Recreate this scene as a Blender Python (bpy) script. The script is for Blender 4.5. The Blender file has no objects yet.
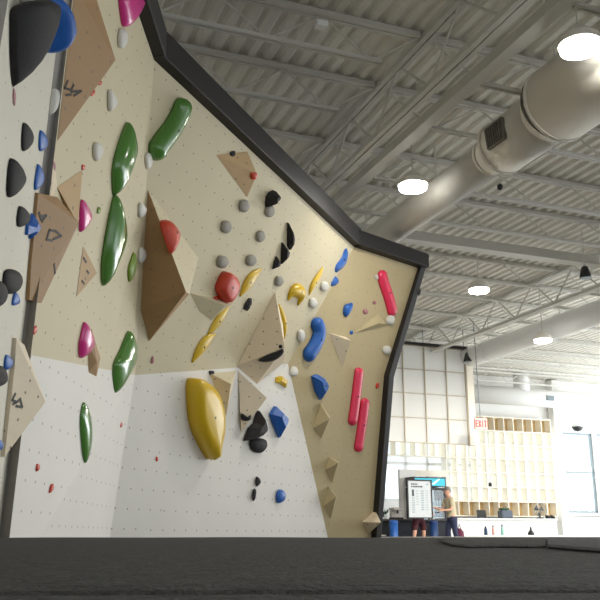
import bpy, bmesh, math, random
from mathutils import Vector, Matrix, geometry
random.seed(7)
S = bpy.context.scene
COL = S.collection
F = 850.0
PITCH = math.atan(234.5 / F)
CZ = 0.445                      # camera height above the floor: it rests on the mat
CAM = Vector((0, 0, CZ))
CP, SP = math.cos(PITCH), math.sin(PITCH)
TH = math.radians(21.06)        # heading of the building's grid
E1 = Vector((-math.sin(TH), math.cos(TH), 0))
E2 = Vector((math.cos(TH), math.sin(TH), 0))
UP = Vector((0, 0, 1))


def V(*a):
    return Vector(a)


def B(a, b, z):                 # building grid -> world
    return E1 * a + E2 * b + UP * z


def ray(px, py):
    u, v = (px - 300) / F, (300 - py) / F
    return Vector((u, CP - v * SP, SP + v * CP))


def Pd(px, py, d):
    r = ray(px, py)
    return CAM + r * (d / r.y)


def Pz(px, py, z):
    r = ray(px, py)
    return CAM + r * ((z - CZ) / r.z)


class Plane:
    def __init__(self, a, b, c):
        n = (b - a).cross(c - a).normalized()
        if n.dot(CAM - a) < 0:
            n = -n
        self.n, self.k = n, n.dot(a)
        self.u = UP.cross(n).normalized()
        self.v = n.cross(self.u)

    def hit(self, px, py):
        r = ray(px, py)
        return CAM + r * ((self.k - self.n.dot(CAM)) / self.n.dot(r))

    def off(self, h):
        q = Plane.__new__(Plane)
        q.n, q.k, q.u, q.v = self.n, self.k + h, self.u, self.v
        return q

    def uv(self, p):
        return (p.dot(self.u), p.dot(self.v))


def back(px, py, D):            # a point on the upright plane at grid depth D -> (b, z)
    r = ray(px, py)
    p = CAM + r * (D / r.dot(E1))
    return p.dot(E2), p.z


def prj(P):
    q = P - CAM
    z = q.y * CP + q.z * SP
    return 300 + F * q.x / z, 300 - F * (-q.y * SP + q.z * CP) / z


# ------------------------------------------------------------------ materials
def lin(c):
    return tuple(((x / 255) / 12.92 if x / 255 <= .04045 else ((x / 255 + .055) / 1.055) ** 2.4) for x in c) + (1,)


MATS = {}


def mat(name, rgb, rough=.6, metal=0, var=.08, scale=6, bump=0, bscale=80, emit=0, spec=.5, coat=0):
    if name in MATS:
        return MATS[name]
    m = bpy.data.materials.new(name)
    m.use_nodes = True
    nt = m.node_tree
    N, L = nt.nodes, nt.links
    b = N['Principled BSDF']
    c = lin(rgb)
    tc = N.new('ShaderNodeTexCoord')
    no = N.new('ShaderNodeTexNoise')
    no.inputs['Scale'].default_value = scale
    no.inputs['Detail'].default_value = 5
    L.new(tc.outputs['Object'], no.inputs['Vector'])
    mx = N.new('ShaderNodeMixRGB')
    mx.inputs[1].default_value = tuple(x * (1 - var) for x in c[:3]) + (1,)
    mx.inputs[2].default_value = tuple(min(1, x * (1 + var)) for x in c[:3]) + (1,)
    L.new(no.outputs['Fac'], mx.inputs[0])
    L.new(mx.outputs[0], b.inputs['Base Color'])
    b.inputs['Roughness'].default_value = rough
    b.inputs['Metallic'].default_value = metal
    b.inputs['Specular IOR Level'].default_value = spec
    b.inputs['Coat Weight'].default_value = coat
    b.inputs['Coat Roughness'].default_value = .12
    if bump:
        n2 = N.new('ShaderNodeTexNoise')
        n2.inputs['Scale'].default_value = bscale
        n2.inputs['Detail'].default_value = 4
        L.new(tc.outputs['Object'], n2.inputs['Vector'])
        bp = N.new('ShaderNodeBump')
        bp.inputs['Strength'].default_value = bump
        bp.inputs['Distance'].default_value = .01
        L.new(n2.outputs['Fac'], bp.inputs['Height'])
        L.new(bp.outputs[0], b.inputs['Normal'])
    if emit:
        b.inputs['Emission Color'].default_value = c
        b.inputs['Emission Strength'].default_value = emit
    MATS[name] = m
    return m


def dotted(name, rgb, rough=.65, var=.05, pitch=.2, rad=.0085, dot=(128, 116, 96), grain=False):
    """painted board with the grid of bolt holes, laid out in metres on the UV map"""
    m = mat(name, rgb, rough, var=var, scale=1.7)
    nt = m.node_tree
    N, L = nt.nodes, nt.links
    b = N['Principled BSDF']
    base = b.inputs['Base Color'].links[0].from_socket
    uv = N.new('ShaderNodeUVMap')
    uv.uv_map = 'UVMap'
    if grain:
        mp = N.new('ShaderNodeMapping')
        mp.inputs['Scale'].default_value = (3, 40, 1)
        L.new(uv.outputs[0], mp.inputs[0])
        g = N.new('ShaderNodeTexNoise')
        g.inputs['Scale'].default_value = 1.5
        g.inputs['Detail'].default_value = 6
        L.new(mp.outputs[0], g.inputs['Vector'])
        mg = N.new('ShaderNodeMixRGB')
        mg.blend_type = 'MULTIPLY'
        mg.inputs[0].default_value = .12
        L.new(base, mg.inputs[1])
        L.new(g.outputs['Fac'], mg.inputs[2])
        base = mg.outputs[0]
    vm = N.new('ShaderNodeVectorMath')
    vm.operation = 'SCALE'
    vm.inputs['Scale'].default_value = 1 / pitch
    L.new(uv.outputs[0], vm.inputs[0])
    fr = N.new('ShaderNodeVectorMath')
    fr.operation = 'FRACTION'
    L.new(vm.outputs[0], fr.inputs[0])
    sb = N.new('ShaderNodeVectorMath')
    sb.operation = 'SUBTRACT'
    sb.inputs[1].default_value = (.5, .5, 0)
    L.new(fr.outputs[0], sb.inputs[0])
    ln = N.new('ShaderNodeVectorMath')
    ln.operation = 'LENGTH'
    L.new(sb.outputs[0], ln.inputs[0])
    lt = N.new('ShaderNodeMath')
    lt.operation = 'LESS_THAN'
    lt.inputs[1].default_value = rad / pitch
    L.new(ln.outputs['Value'], lt.inputs[0])
    mx = N.new('ShaderNodeMixRGB')
    mx.inputs[2].default_value = lin(dot)
    L.new(lt.outputs[0], mx.inputs[0])
    L.new(base, mx.inputs[1])
    L.new(mx.outputs[0], b.inputs['Base Color'])
    return m


def glass_mat():
    m = bpy.data.materials.new('window_glass')
    m.use_nodes = True
    N, L = m.node_tree.nodes, m.node_tree.links
    N.clear()
    o = N.new('ShaderNodeOutputMaterial')
    t = N.new('ShaderNodeBsdfTransparent')
    g = N.new('ShaderNodeBsdfGlossy')
    g.inputs['Roughness'].default_value = .03
    x = N.new('ShaderNodeMixShader')
    x.inputs[0].default_value = .06
    t.inputs[0].default_value = (.95, .98, .98, 1)
    L.new(t.outputs[0], x.inputs[1])
    L.new(g.outputs[0], x.inputs[2])
    L.new(x.outputs[0], o.inputs[0])
    return m


def translucent_mat():
    m = bpy.data.materials.new('white_translucent_sheet')
    m.use_nodes = True
    N, L = m.node_tree.nodes, m.node_tree.links
    N.clear()
    o = N.new('ShaderNodeOutputMaterial')
    d = N.new('ShaderNodeBsdfDiffuse')
    d.inputs[0].default_value = (.93, .93, .92, 1)
    t = N.new('ShaderNodeBsdfTranslucent')
    t.inputs[0].default_value = (.9, .9, .88, 1)
    x = N.new('ShaderNodeMixShader')
    x.inputs[0].default_value = .55
    L.new(d.outputs[0], x.inputs[1])
    L.new(t.outputs[0], x.inputs[2])
    L.new(x.outputs[0], o.inputs[0])
    return m


CREAM = dotted('cream_painted_board', (214, 203, 171))
WHITE = dotted('white_painted_board', (232, 229, 222), dot=(165, 156, 148), rad=.01)
TAN = dotted('tan_painted_board', (198, 182, 142), rad=.008, dot=(150, 132, 100))
PLY = dotted('birch_plywood', (205, 172, 126), rad=.012, grain=True, pitch=.17)
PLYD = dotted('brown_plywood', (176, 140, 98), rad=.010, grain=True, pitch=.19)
PLYL = dotted('pale_plywood', (240, 224, 196), rad=.010, grain=True, pitch=.17)
BLACKM = mat('black_painted_steel', (34, 31, 30), .55)
SEAM = mat('grey_edge_strip', (150, 146, 140), .7)
STEEL = mat('painted_grey_steel', (205, 203, 196), .55, var=.06, scale=2)
DECKM = mat('painted_steel_deck', (226, 223, 214), .6, var=.07, scale=.7)
DUCTM = mat('duct_paint', (224, 220, 210), .85, var=.03, scale=1)
DUCTW = mat('white_duct_paint', (228, 228, 226), .45, var=.03, scale=1)
WALLW = mat('white_wall_paint', (238, 237, 234), .7, var=.02)
FLOORM = mat('grey_concrete', (150, 148, 145), .5, var=.1)
WOOD = mat('birch_shelf_board', (238, 231, 216), .55, var=.08, scale=9)
WOODB = mat('birch_back_board', (214, 184, 132), .55, var=.08, scale=9)
GLASS = glass_mat()
SHEET = translucent_mat()
FRAMEW = mat('white_window_frame', (226, 228, 228), .5)
FRAMED = mat('grey_window_frame', (120, 132, 138), .5)
LAMP = mat('lamp_lens', (255, 255, 250), .4, emit=30)
DARK = mat('charcoal_plastic', (38, 38, 40), .5)
HOLD = {
    'black': mat('charcoal_textured_resin', (40, 39, 41), .75, bump=.35, bscale=160),
    'blue': mat('blue_resin', (36, 100, 188), .45, bump=.15, bscale=160),
    'green': mat('glossy_green_fibreglass', (86, 140, 62), .2, coat=.4),
    'lime': mat('lime_resin', (120, 150, 40), .4),
    'pink': mat('magenta_resin', (224, 54, 146), .3, coat=.4),
    'hot': mat('hot_pink_fibreglass', (238, 58, 96), .35, var=.14, scale=5),
    'red': mat('red_fibreglass', (210, 70, 48), .45, var=.14),
    'yellow': mat('yellow_fibreglass', (226, 188, 36), .38, var=.06),
    'white': mat('white_grey_resin', (222, 220, 212), .6, bump=.1),
    'grey': mat('grey_resin', (160, 156, 146), .7, bump=.25),
    'mauve': mat('chalky_mauve_resin', (186, 130, 138), .7),
}
BOLT = mat('dark_bolt', (28, 27, 26), .4, metal=.6)
INK = mat('black_print', (26, 24, 22), .6)


# ------------------------------------------------------------------ meshes
class MB:
    def __init__(self):
        self.v, self.f, self.uvs = [], [], []

    def poly(self, pts):
        i = len(self.v)
        self.v += [Vector(p) for p in pts]
        self.f.append(tuple(range(i, i + len(pts))))
        return self

    def add(self, vs, fs):
        i = len(self.v)
        self.v += [Vector(p) for p in vs]
        self.f += [tuple(i + k for k in f) for f in fs]
        return self

    def hexa(self, p):          # 8 corners: bottom 4 then top 4
        self.add(p, [(3, 2, 1, 0), (4, 5, 6, 7), (0, 1, 5, 4), (1, 2, 6, 5), (2, 3, 7, 6), (3, 0, 4, 7)])
        return self

    def gbox(self, a0, a1, b0, b1, z0, z1):   # box on the building grid
        self.hexa([B(a0, b0, z0), B(a0, b1, z0), B(a1, b1, z0), B(a1, b0, z0), B(a0, b0, z1), B(a0, b1, z1), B(a1, b1, z1), B(a1, b0, z1)])
        return self

    def bar(self, p, q, x, y):  # a bar from p to q with half extents along vectors x and y
        self.hexa([p - x - y, p + x - y, p + x + y, p - x + y, q - x - y, q + x - y, q + x + y, q - x + y])
        return self

    def tube(self, pts, rs, n=10, cap=True):
        pts = [Vector(p) for p in pts]
        if not isinstance(rs, (list, tuple)):
            rs = [rs] * len(pts)
        i0 = len(self.v)
        for k, p in enumerate(pts):
            t = (pts[min(k + 1, len(pts) - 1)] - pts[max(k - 1, 0)]).normalized()
            a = t.cross(UP)
            if a.length < .05:
                a = t.cross(V(1, 0, 0))
            a.normalize()
            b = t.cross(a)
            for j in range(n):
                w = 2 * math.pi * j / n
                self.v.append(p + (a * math.cos(w) + b * math.sin(w)) * rs[k])
        for k in range(len(pts) - 1):
            for j in range(n):
                self.f.append((i0 + k * n + j, i0 + k * n + (j + 1) % n, i0 + (k + 1) * n + (j + 1) % n, i0 + (k + 1) * n + j))
        if cap:
            self.f.append(tuple(i0 + j for j in range(n)))
            self.f.append(tuple(i0 + (len(pts) - 1) * n + j for j in range(n)))
        return self

    def lathe(self, c, prof, ax=UP, n=16):    # prof: (radius, height along ax)
        ax = ax.normalized()
        a = ax.cross(V(1, 0, 0)) if abs(ax.x) < .9 else ax.cross(V(0, 1, 0))
        a.normalize()
        b = ax.cross(a)
        i0 = len(self.v)
        for r, h in prof:
            for j in range(n):
                w = 2 * math.pi * j / n
                self.v.append(c + ax * h + (a * math.cos(w) + b * math.sin(w)) * max(r, 1e-4))
        for k in range(len(prof) - 1):
            for j in range(n):
                self.f.append((i0 + k * n + j, i0 + k * n + (j + 1) % n, i0 + (k + 1) * n + (j + 1) % n, i0 + (k + 1) * n + j))
        self.f.append(tuple(i0 + j for j in range(n)))
        self.f.append(tuple(i0 + (len(prof) - 1) * n + j for j in range(n)))
        return self

    def build(self, name, m, parent=None, smooth=False, org=None, uvplane=None, bevel=0):
        home, q = Vector((0, 0, 0)), parent
        while q is not None:
            home, q = home + q.location, q.parent
        if org is None:
            org = home.copy()
        me = bpy.data.meshes.new(name)
        me.from_pydata([v - org for v in self.v], [], self.f)
        me.validate()
        bm = bmesh.new()
        bm.from_mesh(me)
        bmesh.ops.recalc_face_normals(bm, faces=bm.faces)
        if uvplane != 'none':
            uvl = bm.loops.layers.uv.new('UVMap')
            for f in bm.faces:
                if isinstance(uvplane, Plane):
                    pu, pv = uvplane.u, uvplane.v
                else:
                    n = f.normal
                    pu = UP.cross(n)
                    pu = pu.normalized() if pu.length > .05 else V(1, 0, 0)
                    pv = n.cross(pu)
                for l in f.loops:
                    p = l.vert.co + org
                    l[uvl].uv = (p.dot(pu), p.dot(pv))
        bm.to_mesh(me)
        bm.free()
        me.materials.append(m)
        if smooth:
            for p in me.polygons:
                p.use_smooth = True
        o = bpy.data.objects.new(name, me)
        COL.objects.link(o)
        if parent is not None:
            o.parent = parent
            o.location = org - home
        else:
            o.location = org
        if bevel:
            md = o.modifiers.new('Bevel', 'BEVEL')
            md.width, md.segments, md.limit_method = bevel, 2, 'ANGLE'
        return o


def tag(o, label=None, cat=None, group=None, kind=None):
    for k, v in (('label', label), ('category', cat), ('group', group), ('kind', kind)):
        if v:
            o[k] = v
    return o


def thing(name, loc, label, cat, group=None, kind=None):
    o = bpy.data.objects.new(name, None)
    o.empty_display_size = .1
    COL.objects.link(o)
    o.location = loc
    return tag(o, label, cat, group, kind)


def copy_tree(o, shift, label=None, group=None):
    r = o.copy()
    COL.objects.link(r)
    r.location = o.location + shift
    if label:
        r['label'] = label
    if group:
        r['group'] = group
    for ch in list(o.children):
        c = ch.copy()
        COL.objects.link(c)
        c.parent = r
        for g in list(ch.children):
            d = g.copy()
            COL.objects.link(d)
            d.parent = c
    return r


def struct(name, mb, m, parent=None, **k):
    o = mb.build(name, m, parent, **k)
    if parent is None:
        o['kind'] = 'structure'
    return o


# ------------------------------------------------------------------ climbing wall
ZT = 4.6
TL, T, TR = Pz(154, 60, ZT), Pz(354, 247, ZT), Pz(421, 269, ZT)
BCb, CDb, Kl = Pd(110, 537, 8.7), Pd(328, 538, 12.7), Pd(135, 375, 8.55)
N0, Kn = Pd(9, 538, 5.6), Pd(30.4, 355, 5.55)
PCu = Plane(Kl, TL, T)
K = PCu.hit(288, 364)
PCl1, PCl2 = Plane(BCb, K, Kl), Plane(BCb, CDb, K)
PD2, PD1 = Plane(T, TR, CDb), Plane(T, K, CDb)
RK, DR = PD2.hit(384, 375), PD2.hit(371, 537)
PBl, PBu = Plane(BCb, N0, Kl), Plane(Kl, TL, Kn)
PBl2 = Plane(N0, Kn, Kl)
S0, St = Pd(-1.5, 538, 5.55), PBu.hit(62, 0)
PA = Plane(S0, St, S0 + V(.19, -1.2, 0))
PC = PCl1


def ext(p, q, z):               # continue the line p-q to the height z
    return p + (q - p) * ((z - p.z) / (q.z - p.z))


FL = .02
MATFOOT = [ext(Kn, N0, .44), ext(Kl, BCb, .44), ext(K, CDb, .44), ext(RK, DR, .44)]
BCb, CDb, DR, N0f = ext(Kl, BCb, FL), ext(K, CDb, FL), ext(RK, DR, FL), ext(Kn, N0, FL)
Bt = ext(Kn, PBu.hit(72, 0), ZT)
At = ext(S0, St, ZT)
S0f = ext(S0, St, FL)
A2b = PA.hit(0, 48)
A2t = PA.hit(8, 0)
A2u, A2d = ext(A2b, A2t, ZT), ext(A2b, A2t, FL)

wall = thing('climbing_wall', V(-1.0, 9.0, 0), 'tall faceted bouldering wall of cream and white boards with black steel edging', 'climbing wall', kind='thing')


def panel(pts, plane, m, name='wall_panel', label=None, t=.04):
    mb = MB()
    n = plane.n
    k = len(pts)
    mb.add(list(pts) + [p - n * t for p in pts], [tuple(range(k)), tuple(range(2 * k - 1, k - 1, -1))] + [(i, (i + 1) % k, k + (i + 1) % k, k + i) for i in range(k)])
    o = mb.build(name, m, wall, uvplane=plane)
    if label:
        o['label'] = label
    return o


panel([Kl, K, T, TL], PCu, CREAM, label='cream overhanging board of the middle face')
panel([BCb, K, Kl], PCl1, WHITE, label='white lower board of the middle face')
panel([BCb, CDb, K], PCl2, WHITE, label='white lower board of the middle face')
panel([K, CDb, T], PD1, TAN, label='tan triangular board at the fold')
panel([T, CDb, DR, RK, TR], PD2, TAN, label='tan board at the far end')
panel([Kn, Kl, TL, Bt], PBu, CREAM, label='cream upper board by the inside corner')
panel([N0f, BCb, Kl], Plane(N0f, BCb, Kl), WHITE, label='white lower board by the inside corner')
panel([N0f, Kl, Kn], Plane(N0f, Kl, Kn), WHITE, label='white lower board by the inside corner')
AW = dotted('off_white_painted_board', (222, 218, 202), rad=.006, dot=(150, 140, 120))
panel([A2d, S0f, At, A2u], PA, AW, label='off-white board past the grey seam')
panel([S0f, N0f, Kn, Bt, At], Plane(S0f, N0f, At), SEAM, 'seam_strip', 'grey upright strip between two boards', t=.003)
A3d = A2d + V(-.13, -.22, 0)
A3u = A2u + V(-.13, -.22, 0)
panel([A3d, A2d, A2u, A3u], Plane(A3d, A2d, A2u), SEAM, 'seam_strip', 'grey upright strip between two boards')
A4d, A4u = A3d + V(.1, -2.2, 0), A3u + V(.1, -2.2, 0)
panel([A4d, A3d, A3u, A4u], Plane(A4d, A3d, A3u), AW)


def beam(p, q, n, name='top_beam', hz=.14, hn=.09, off=.02, up=.15):
    mb = MB()
    d = (q - p).normalized()
    nn = (n - d * n.dot(d))
    nn.z = 0
    nn.normalize()
    mb.bar(p + UP * up + nn * off - d * .04, q + UP * up + nn * off + d * .04, nn * hn, UP * hz)
    return mb.build(name, BLACKM, wall, bevel=.01)


beam(TL, T, PCu.n, up=.145)
beam(T, TR, PD2.n, up=.12, off=.05, hz=.115)
beam(Bt, TL, PBu.n)
beam(A4u, Bt, PA.n, up=.15)


def side_trim(p, q, hn=.075):
    d = (q - p).normalized()
    w = d.cross(PD2.n).normalized()
    if w.x < 0:
        w = -w
    MB().bar(p + w * .06 + PD2.n * .03, q + w * .06 + PD2.n * .03, w * .06, PD2.n * hn).build('side_trim', BLACKM, wall, bevel=.008)


side_trim(TR + UP * .28, RK)
side_trim(RK, DR)
MB().bar(PD2.hit(416, 290) + PD2.n * .02 + V(.03, 0, 0), PD2.hit(415, 295) + PD2.n * .02 + V(.03, 0, 0), V(.035, 0, 0), V(0, .05, 0)).build('bracket', BLACKM, wall, bevel=.01)


# ------------------------------------------------------------------ holds and volumes
def smooth_closed(pts, sub=4):
    n, out = len(pts), []
    for i in range(n):
        p0, p1, p2, p3 = (Vector(pts[(i + k - 1) % n]) for k in range(4))
        for j in range(sub):
            t = j / sub
            out.append(.5 * ((2 * p1) + (p2 - p0) * t + (2 * p0 - 5 * p1 + 4 * p2 - p3) * t * t + (3 * p1 - p0 - 3 * p2 + p3) * t ** 3))
    return out


def smooth_open(pts, sub=5):
    P = [Vector(p) for p in pts]
    P = [P[0] * 2 - P[1]] + P + [P[-1] * 2 - P[-2]]
    out = []
    for i in range(1, len(P) - 2):
        p0, p1, p2, p3 = P[i - 1:i + 3]
        for j in range(sub):
            t = j / sub
            out.append(.5 * ((2 * p1) + (p2 - p0) * t + (2 * p0 - 5 * p1 + 4 * p2 - p3) * t * t + (3 * p1 - p0 - 3 * p2 + p3) * t ** 3))
    out.append(P[-2])
    return out


def resample(sp, t):
    L = [(b - a).length for a, b in zip(sp[:-1], sp[1:])]
    w = t * sum(L)
    for i, l in enumerate(L):
        if w <= l or i == len(L) - 1:
            return sp[i].lerp(sp[i + 1], min(1, w / l))
        w -= l


def dome_mesh(px, plane, h, kind, apex):
    base = [plane.hit(*p) + plane.n * .003 for p in px]
    c = sum(base, Vector()) / len(base)
    ax = plane.u * apex[0] + plane.v * apex[1]
    ext_ = max((p - c).length for p in base)
    mb = MB()
    n = len(base)
    if kind == 'facet':
        prof = [(1, 0), (.93, .35), (.42, 1)]
    elif kind == 'pod':
        prof = [(1, 0), (1.02, .25), (.98, .5), (.82, .8), (.5, .96), (.2, 1)]
    elif kind == 'flat':
        prof = [(1, 0), (.99, .55), (.9, .9), (.6, 1), (.2, 1)]
    else:
        prof = [(math.cos(a) ** .9, math.sin(a)) for a in (0, .22, .48, .75, 1.02, 1.28, 1.47)]
    vs, fs = [], []
    for s, hh in prof:
        for p in base:
            vs.append(c + (p - c) * s + plane.n * h * hh + ax * ext_ * hh)
    m = len(prof)
    for k in range(m - 1):
        for j in range(n):
            fs.append((k * n + j, k * n + (j + 1) % n, (k + 1) * n + (j + 1) % n, (k + 1) * n + j))
    fs.append(tuple(range(n - 1, -1, -1)))
    vs.append(c + plane.n * h * (1.04 if kind != 'facet' else 1.0) + ax * ext_)
    for j in range(n):
        fs.append(((m - 1) * n + j, (m - 1) * n + (j + 1) % n, len(vs) - 1))
    mb.add(vs, fs)
    return mb, c, vs[-1]


def cap_mesh(px, plane, rpx, flat):
    """a half-round bar lying along a spine, with tapering round ends"""
    pts = [plane.hit(*p) + plane.n * .003 for p in px]
    n = len(pts)
    d = sum((p - CAM).length for p in pts) / n
    mb, sec = MB(), 9
    vs, fs = [], []
    for k, p in enumerate(pts):
        t = (pts[min(k + 1, n - 1)] - pts[max(k - 1, 0)]).normalized()
        w = plane.n.cross(t).normalized()
        r = rpx[k] * d / 900
        for j in range(sec):
            a = math.pi * j / (sec - 1)
            vs.append(p + w * r * math.cos(a) + plane.n * r * flat * math.sin(a))
    for k in range(n - 1):
        for j in range(sec - 1):
            fs.append((k * sec + j, k * sec + j + 1, (k + 1) * sec + j + 1, (k + 1) * sec + j))
        fs.append((k * sec + sec - 1, k * sec, (k + 1) * sec, (k + 1) * sec + sec - 1))
    fs.append(tuple(range(sec)))
    fs.append(tuple((n - 1) * sec + j for j in range(sec)))
    mb.add(vs, fs)
    return mb, sum(pts, Vector()) / n, pts[n // 2] + plane.n * rpx[n // 2] * d / 900 * flat


def bbox(ps):
    xs, ys = [p[0] for p in ps], [p[1] for p in ps]
    return min(xs), max(xs), min(ys), max(ys)


def fitted(px, plane, make):
    """settle the footprint on the wall so that the finished, projecting shape spans its traced outline"""
    x0, x1, y0, y1 = bbox(px)
    cx, cy = (x0 + x1) / 2, (y0 + y1) / 2
    sx = sy = 1.0
    dx = dy = 0.0
    for it in range(9):
        q = [((p[0] - cx) * sx + cx + dx, (p[1] - cy) * sy + cy + dy) for p in px]
        mb, c, ap = make(q)
        a0, a1, b0, b1 = bbox([prj(v) for v in mb.v])
        sx = max(.18, min(1.6, sx * (1 + .8 * ((x1 - x0) / (a1 - a0) - 1))))
        sy = max(.3, min(1.6, sy * (1 + .8 * ((y1 - y0) / (b1 - b0) - 1))))
        dx += .9 * (cx - (a0 + a1) / 2)
        dy += .9 * (cy - (b0 + b1) / 2)
    return make(q)


HOLDS = []


def hold(colour, plane, px, label, kind='dome', h=None, apex=(0, 0), r=None, flat=1.0, group=None, bolts=None):
    """px: outline (dome, pod, flat, facet) or spine (bar) of the hold as traced on its wall"""
    m = HOLD[colour]
    if kind == 'bar':
        sp = smooth_open(px)
        if flat >= 0:                # more sections towards the round ends
            m_ = 26
            sp = [resample(sp, .5 - .5 * math.cos(math.pi * i / m_)) for i in range(m_ + 1)]
            L_ = sum((a - b_).length for a, b_ in zip(sp[1:], sp[:-1]))
        n = len(sp)
        ts = [.5 - .5 * math.cos(math.pi * i / (n - 1)) if flat >= 0 else i / (n - 1) for i in range(n)]
        capf = max(.1, 1 - 1.5 * r / L_) if flat >= 0 else 0
        rs = []
        for k in range(n):
            t = ts[k]
            rs.append(max(.25, r * min(1, math.sqrt(max(0, 1 - max(0, abs(2 * t - 1) - capf) ** 2 / (1 - capf) ** 2)))) if flat >= 0 else max(.2, r * math.sin(math.pi * min(.97, max(.03, t))) ** .7))
        fl = abs(flat)
        mb, c, ap = cap_mesh([(p[0], p[1]) for p in sp], plane, rs, fl)
        # traced spine marks the middle of the visible bar: slide the bar so that it does
        for it in range(3):
            mid = [prj(v) for v in mb.v]
            a = bbox(mid)
            t = bbox([(p[0], p[1]) for p in sp])
            dx, dy = (t[0] + t[1] - a[0] - a[1]) / 2, (t[2] + t[3] - a[2] - a[3]) / 2
            sp = [Vector((p[0] + dx, p[1] + dy)) for p in sp] if it == 0 else sp
            mb, c, ap = cap_mesh([(p[0], p[1]) for p in sp], plane, rs, fl)
            break
        sm = True
    else:
        x0, x1, y0, y1 = bbox(px)
        d = (plane.hit((x0 + x1) / 2, (y0 + y1) / 2) - CAM).length
        W, H = (x1 - x0) * d / 900, (y1 - y0) * d / 900
        vd = (plane.hit((x0 + x1) / 2, (y0 + y1) / 2) - CAM).normalized()
        side = max(.3, (plane.n - vd * plane.n.dot(vd)).length)
        hh = h if h else min(.36 * math.sqrt(W * H), .45 * W / side)
        pts = [Vector(p) for p in px] if kind == 'facet' else smooth_closed(px)
        mb, c, ap = fitted([(p[0], p[1]) for p in pts], plane, lambda q: dome_mesh(q, plane, hh, kind, apex))
        sm = kind != 'facet'
    o = mb.build('climbing_hold', m, org=c, smooth=sm)
    tag(o, label, 'climbing hold', group)
    size = max((v - c).length for v in mb.v)
    if bolts or (bolts is None and size > .17 and plane not in (PA, PBu, PBl, PBl2)):
        bm_ = MB()
        bm_.lathe(ap - plane.n * .012, [(.016, 0), (.016, .011), (.012, .0125)], plane.n, 8)
        b = bm_.build('bolt', BOLT, None, org=c)
        b.parent = o
        b.location = (0, 0, 0)
    HOLDS.append(o)
    return o


def volume(plane, base, apex, h, m, label, logos=(), two=None, rim=0):
    if rim:
        wallp, plane = plane, plane.off(rim)
        h -= rim
    pts = [(p[2] if len(p) > 2 else plane).hit(p[0], p[1]) + (p[2] if len(p) > 2 else plane).n * .003 for p in base]
    ap = plane.off(h).hit(*apex)
    n = len(pts)
    mb = MB()
    tris = [(pts[i], pts[(i + 1) % n], ap) for i in range(n)]
    fs = [(i, (i + 1) % n, n) for i in range(n)]
    if rim:
        fs += [(i, (i + 1) % n, n + 1 + (i + 1) % n, n + 1 + i) for i in range(n)] + [tuple(range(n + 1, 2 * n + 1))]
        mb.add(pts + [ap] + [p - plane.n * rim for p in pts], fs)
    else:
        mb.add(pts + [ap], fs + [tuple(range(n - 1, -1, -1))])
    c = sum(pts, Vector()) / n
    o = mb.build('plywood_volume', m, org=c)
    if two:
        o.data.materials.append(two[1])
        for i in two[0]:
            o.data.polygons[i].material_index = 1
    tag(o, label, 'climbing volume')
    o_tris = tris

    def surf(px, py):
        best = None
        r = ray(px, py).normalized()
        for t in o_tris:
            x = geometry.intersect_ray_tri(t[0], t[1], t[2], r, CAM, True)
            if x is not None and (best is None or (x - CAM).length < (best[0] - CAM).length):
                best = (x, Plane(*t))
        return best
    for lg in logos:
        mbl, ok = MB(), False
        for a, b in zip(lg[:-1], lg[1:]):
            if a is None or b is None:
                continue
            sa, sb = surf(*a), surf(*b)
            if not sa or not sb:
                continue
            nn = sa[1].n
            p, q = sa[0] + nn * .002, sb[0] + nn * .002
            dd = (q - p).normalized()
            w = nn.cross(dd).normalized()
            mbl.bar(p - dd * .006, q + dd * .006, w * .008, nn * .0015)
            ok = True
        if ok:
            l = mbl.build('logo', INK, None, org=c)
            l.parent = o
            l.location = (0, 0, 0)
            l['label'] = 'black printed logo mark'
    return o, surf


# ---- volumes on the board by the inside corner and on the grey seam
volume(PBu, [(75, -14), (92, -14), (106, 58), (57, 141)], (115.5, 60), .13, PLYD, 'large tan plywood volume with one printed mark at the top of the seam',
       [[(67.5, 81), (64.5, 88), (71, 90), (73.5, 85)], [(66, 95), (71, 94.5)], [(71, 91.5), (81, 91), (74, 95.5)]])
volume(PBu, [(53, 150), (57, 187), (50, 200), (40, 196), (46, 160)], (52, 184), .05, PLYL, 'narrow pale plywood volume standing against the grey seam')
volume(PBu, [(82, 170), (57, 187), (72, 222)], (78, 224), .06, PLY, 'small tan triangular volume under a tiny red hold')
V3, s3 = volume(PBu, [(38, 193), (57, 197), (70, 224), (41, 303), (29, 300), (31, 262)], (79, 223), .17, PLYD, 'big brown volume with two printed marks straddling the grey seam',
                [[(39, 213), (41, 219)], [(40.5, 216.5), (46, 215.5), (42, 221.5)], [(49.5, 230), (46.5, 239.5), (52, 240.5)], [(49.5, 230), (55.5, 231), (61, 236), (53.5, 239)], [(54, 264), (55, 273)]], rim=.07)
volume(PBu, [(83, 246), (92, 273), (76, 297)], (97, 273), .05, PLY, 'small brown triangular volume between pink and green holds', [[(83.5, 258), (86, 262)], [(87, 271), (88.5, 273)], [(82, 281), (84, 283.5)]])
volume(PBu, [(16, 338), (24, 345), (40, 392), (39, 408), (4, 457), (6, 440), (14, 370)], (45.5, 402), .19, PLYL, 'pale triangular volume with a printed mark low on the grey seam',
       [[(15, 394), (12, 400), (16, 402), (13, 404)], [(16, 406), (22, 407), (20, 399), (16, 402.5)]], rim=.12)
volume(PBu, [(91, 328), (100, 358), (96, 378), (88, 373), (88, 345)], (97, 362), .05, PLYD, 'small brown volume hidden partly behind a pink hold')
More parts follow.
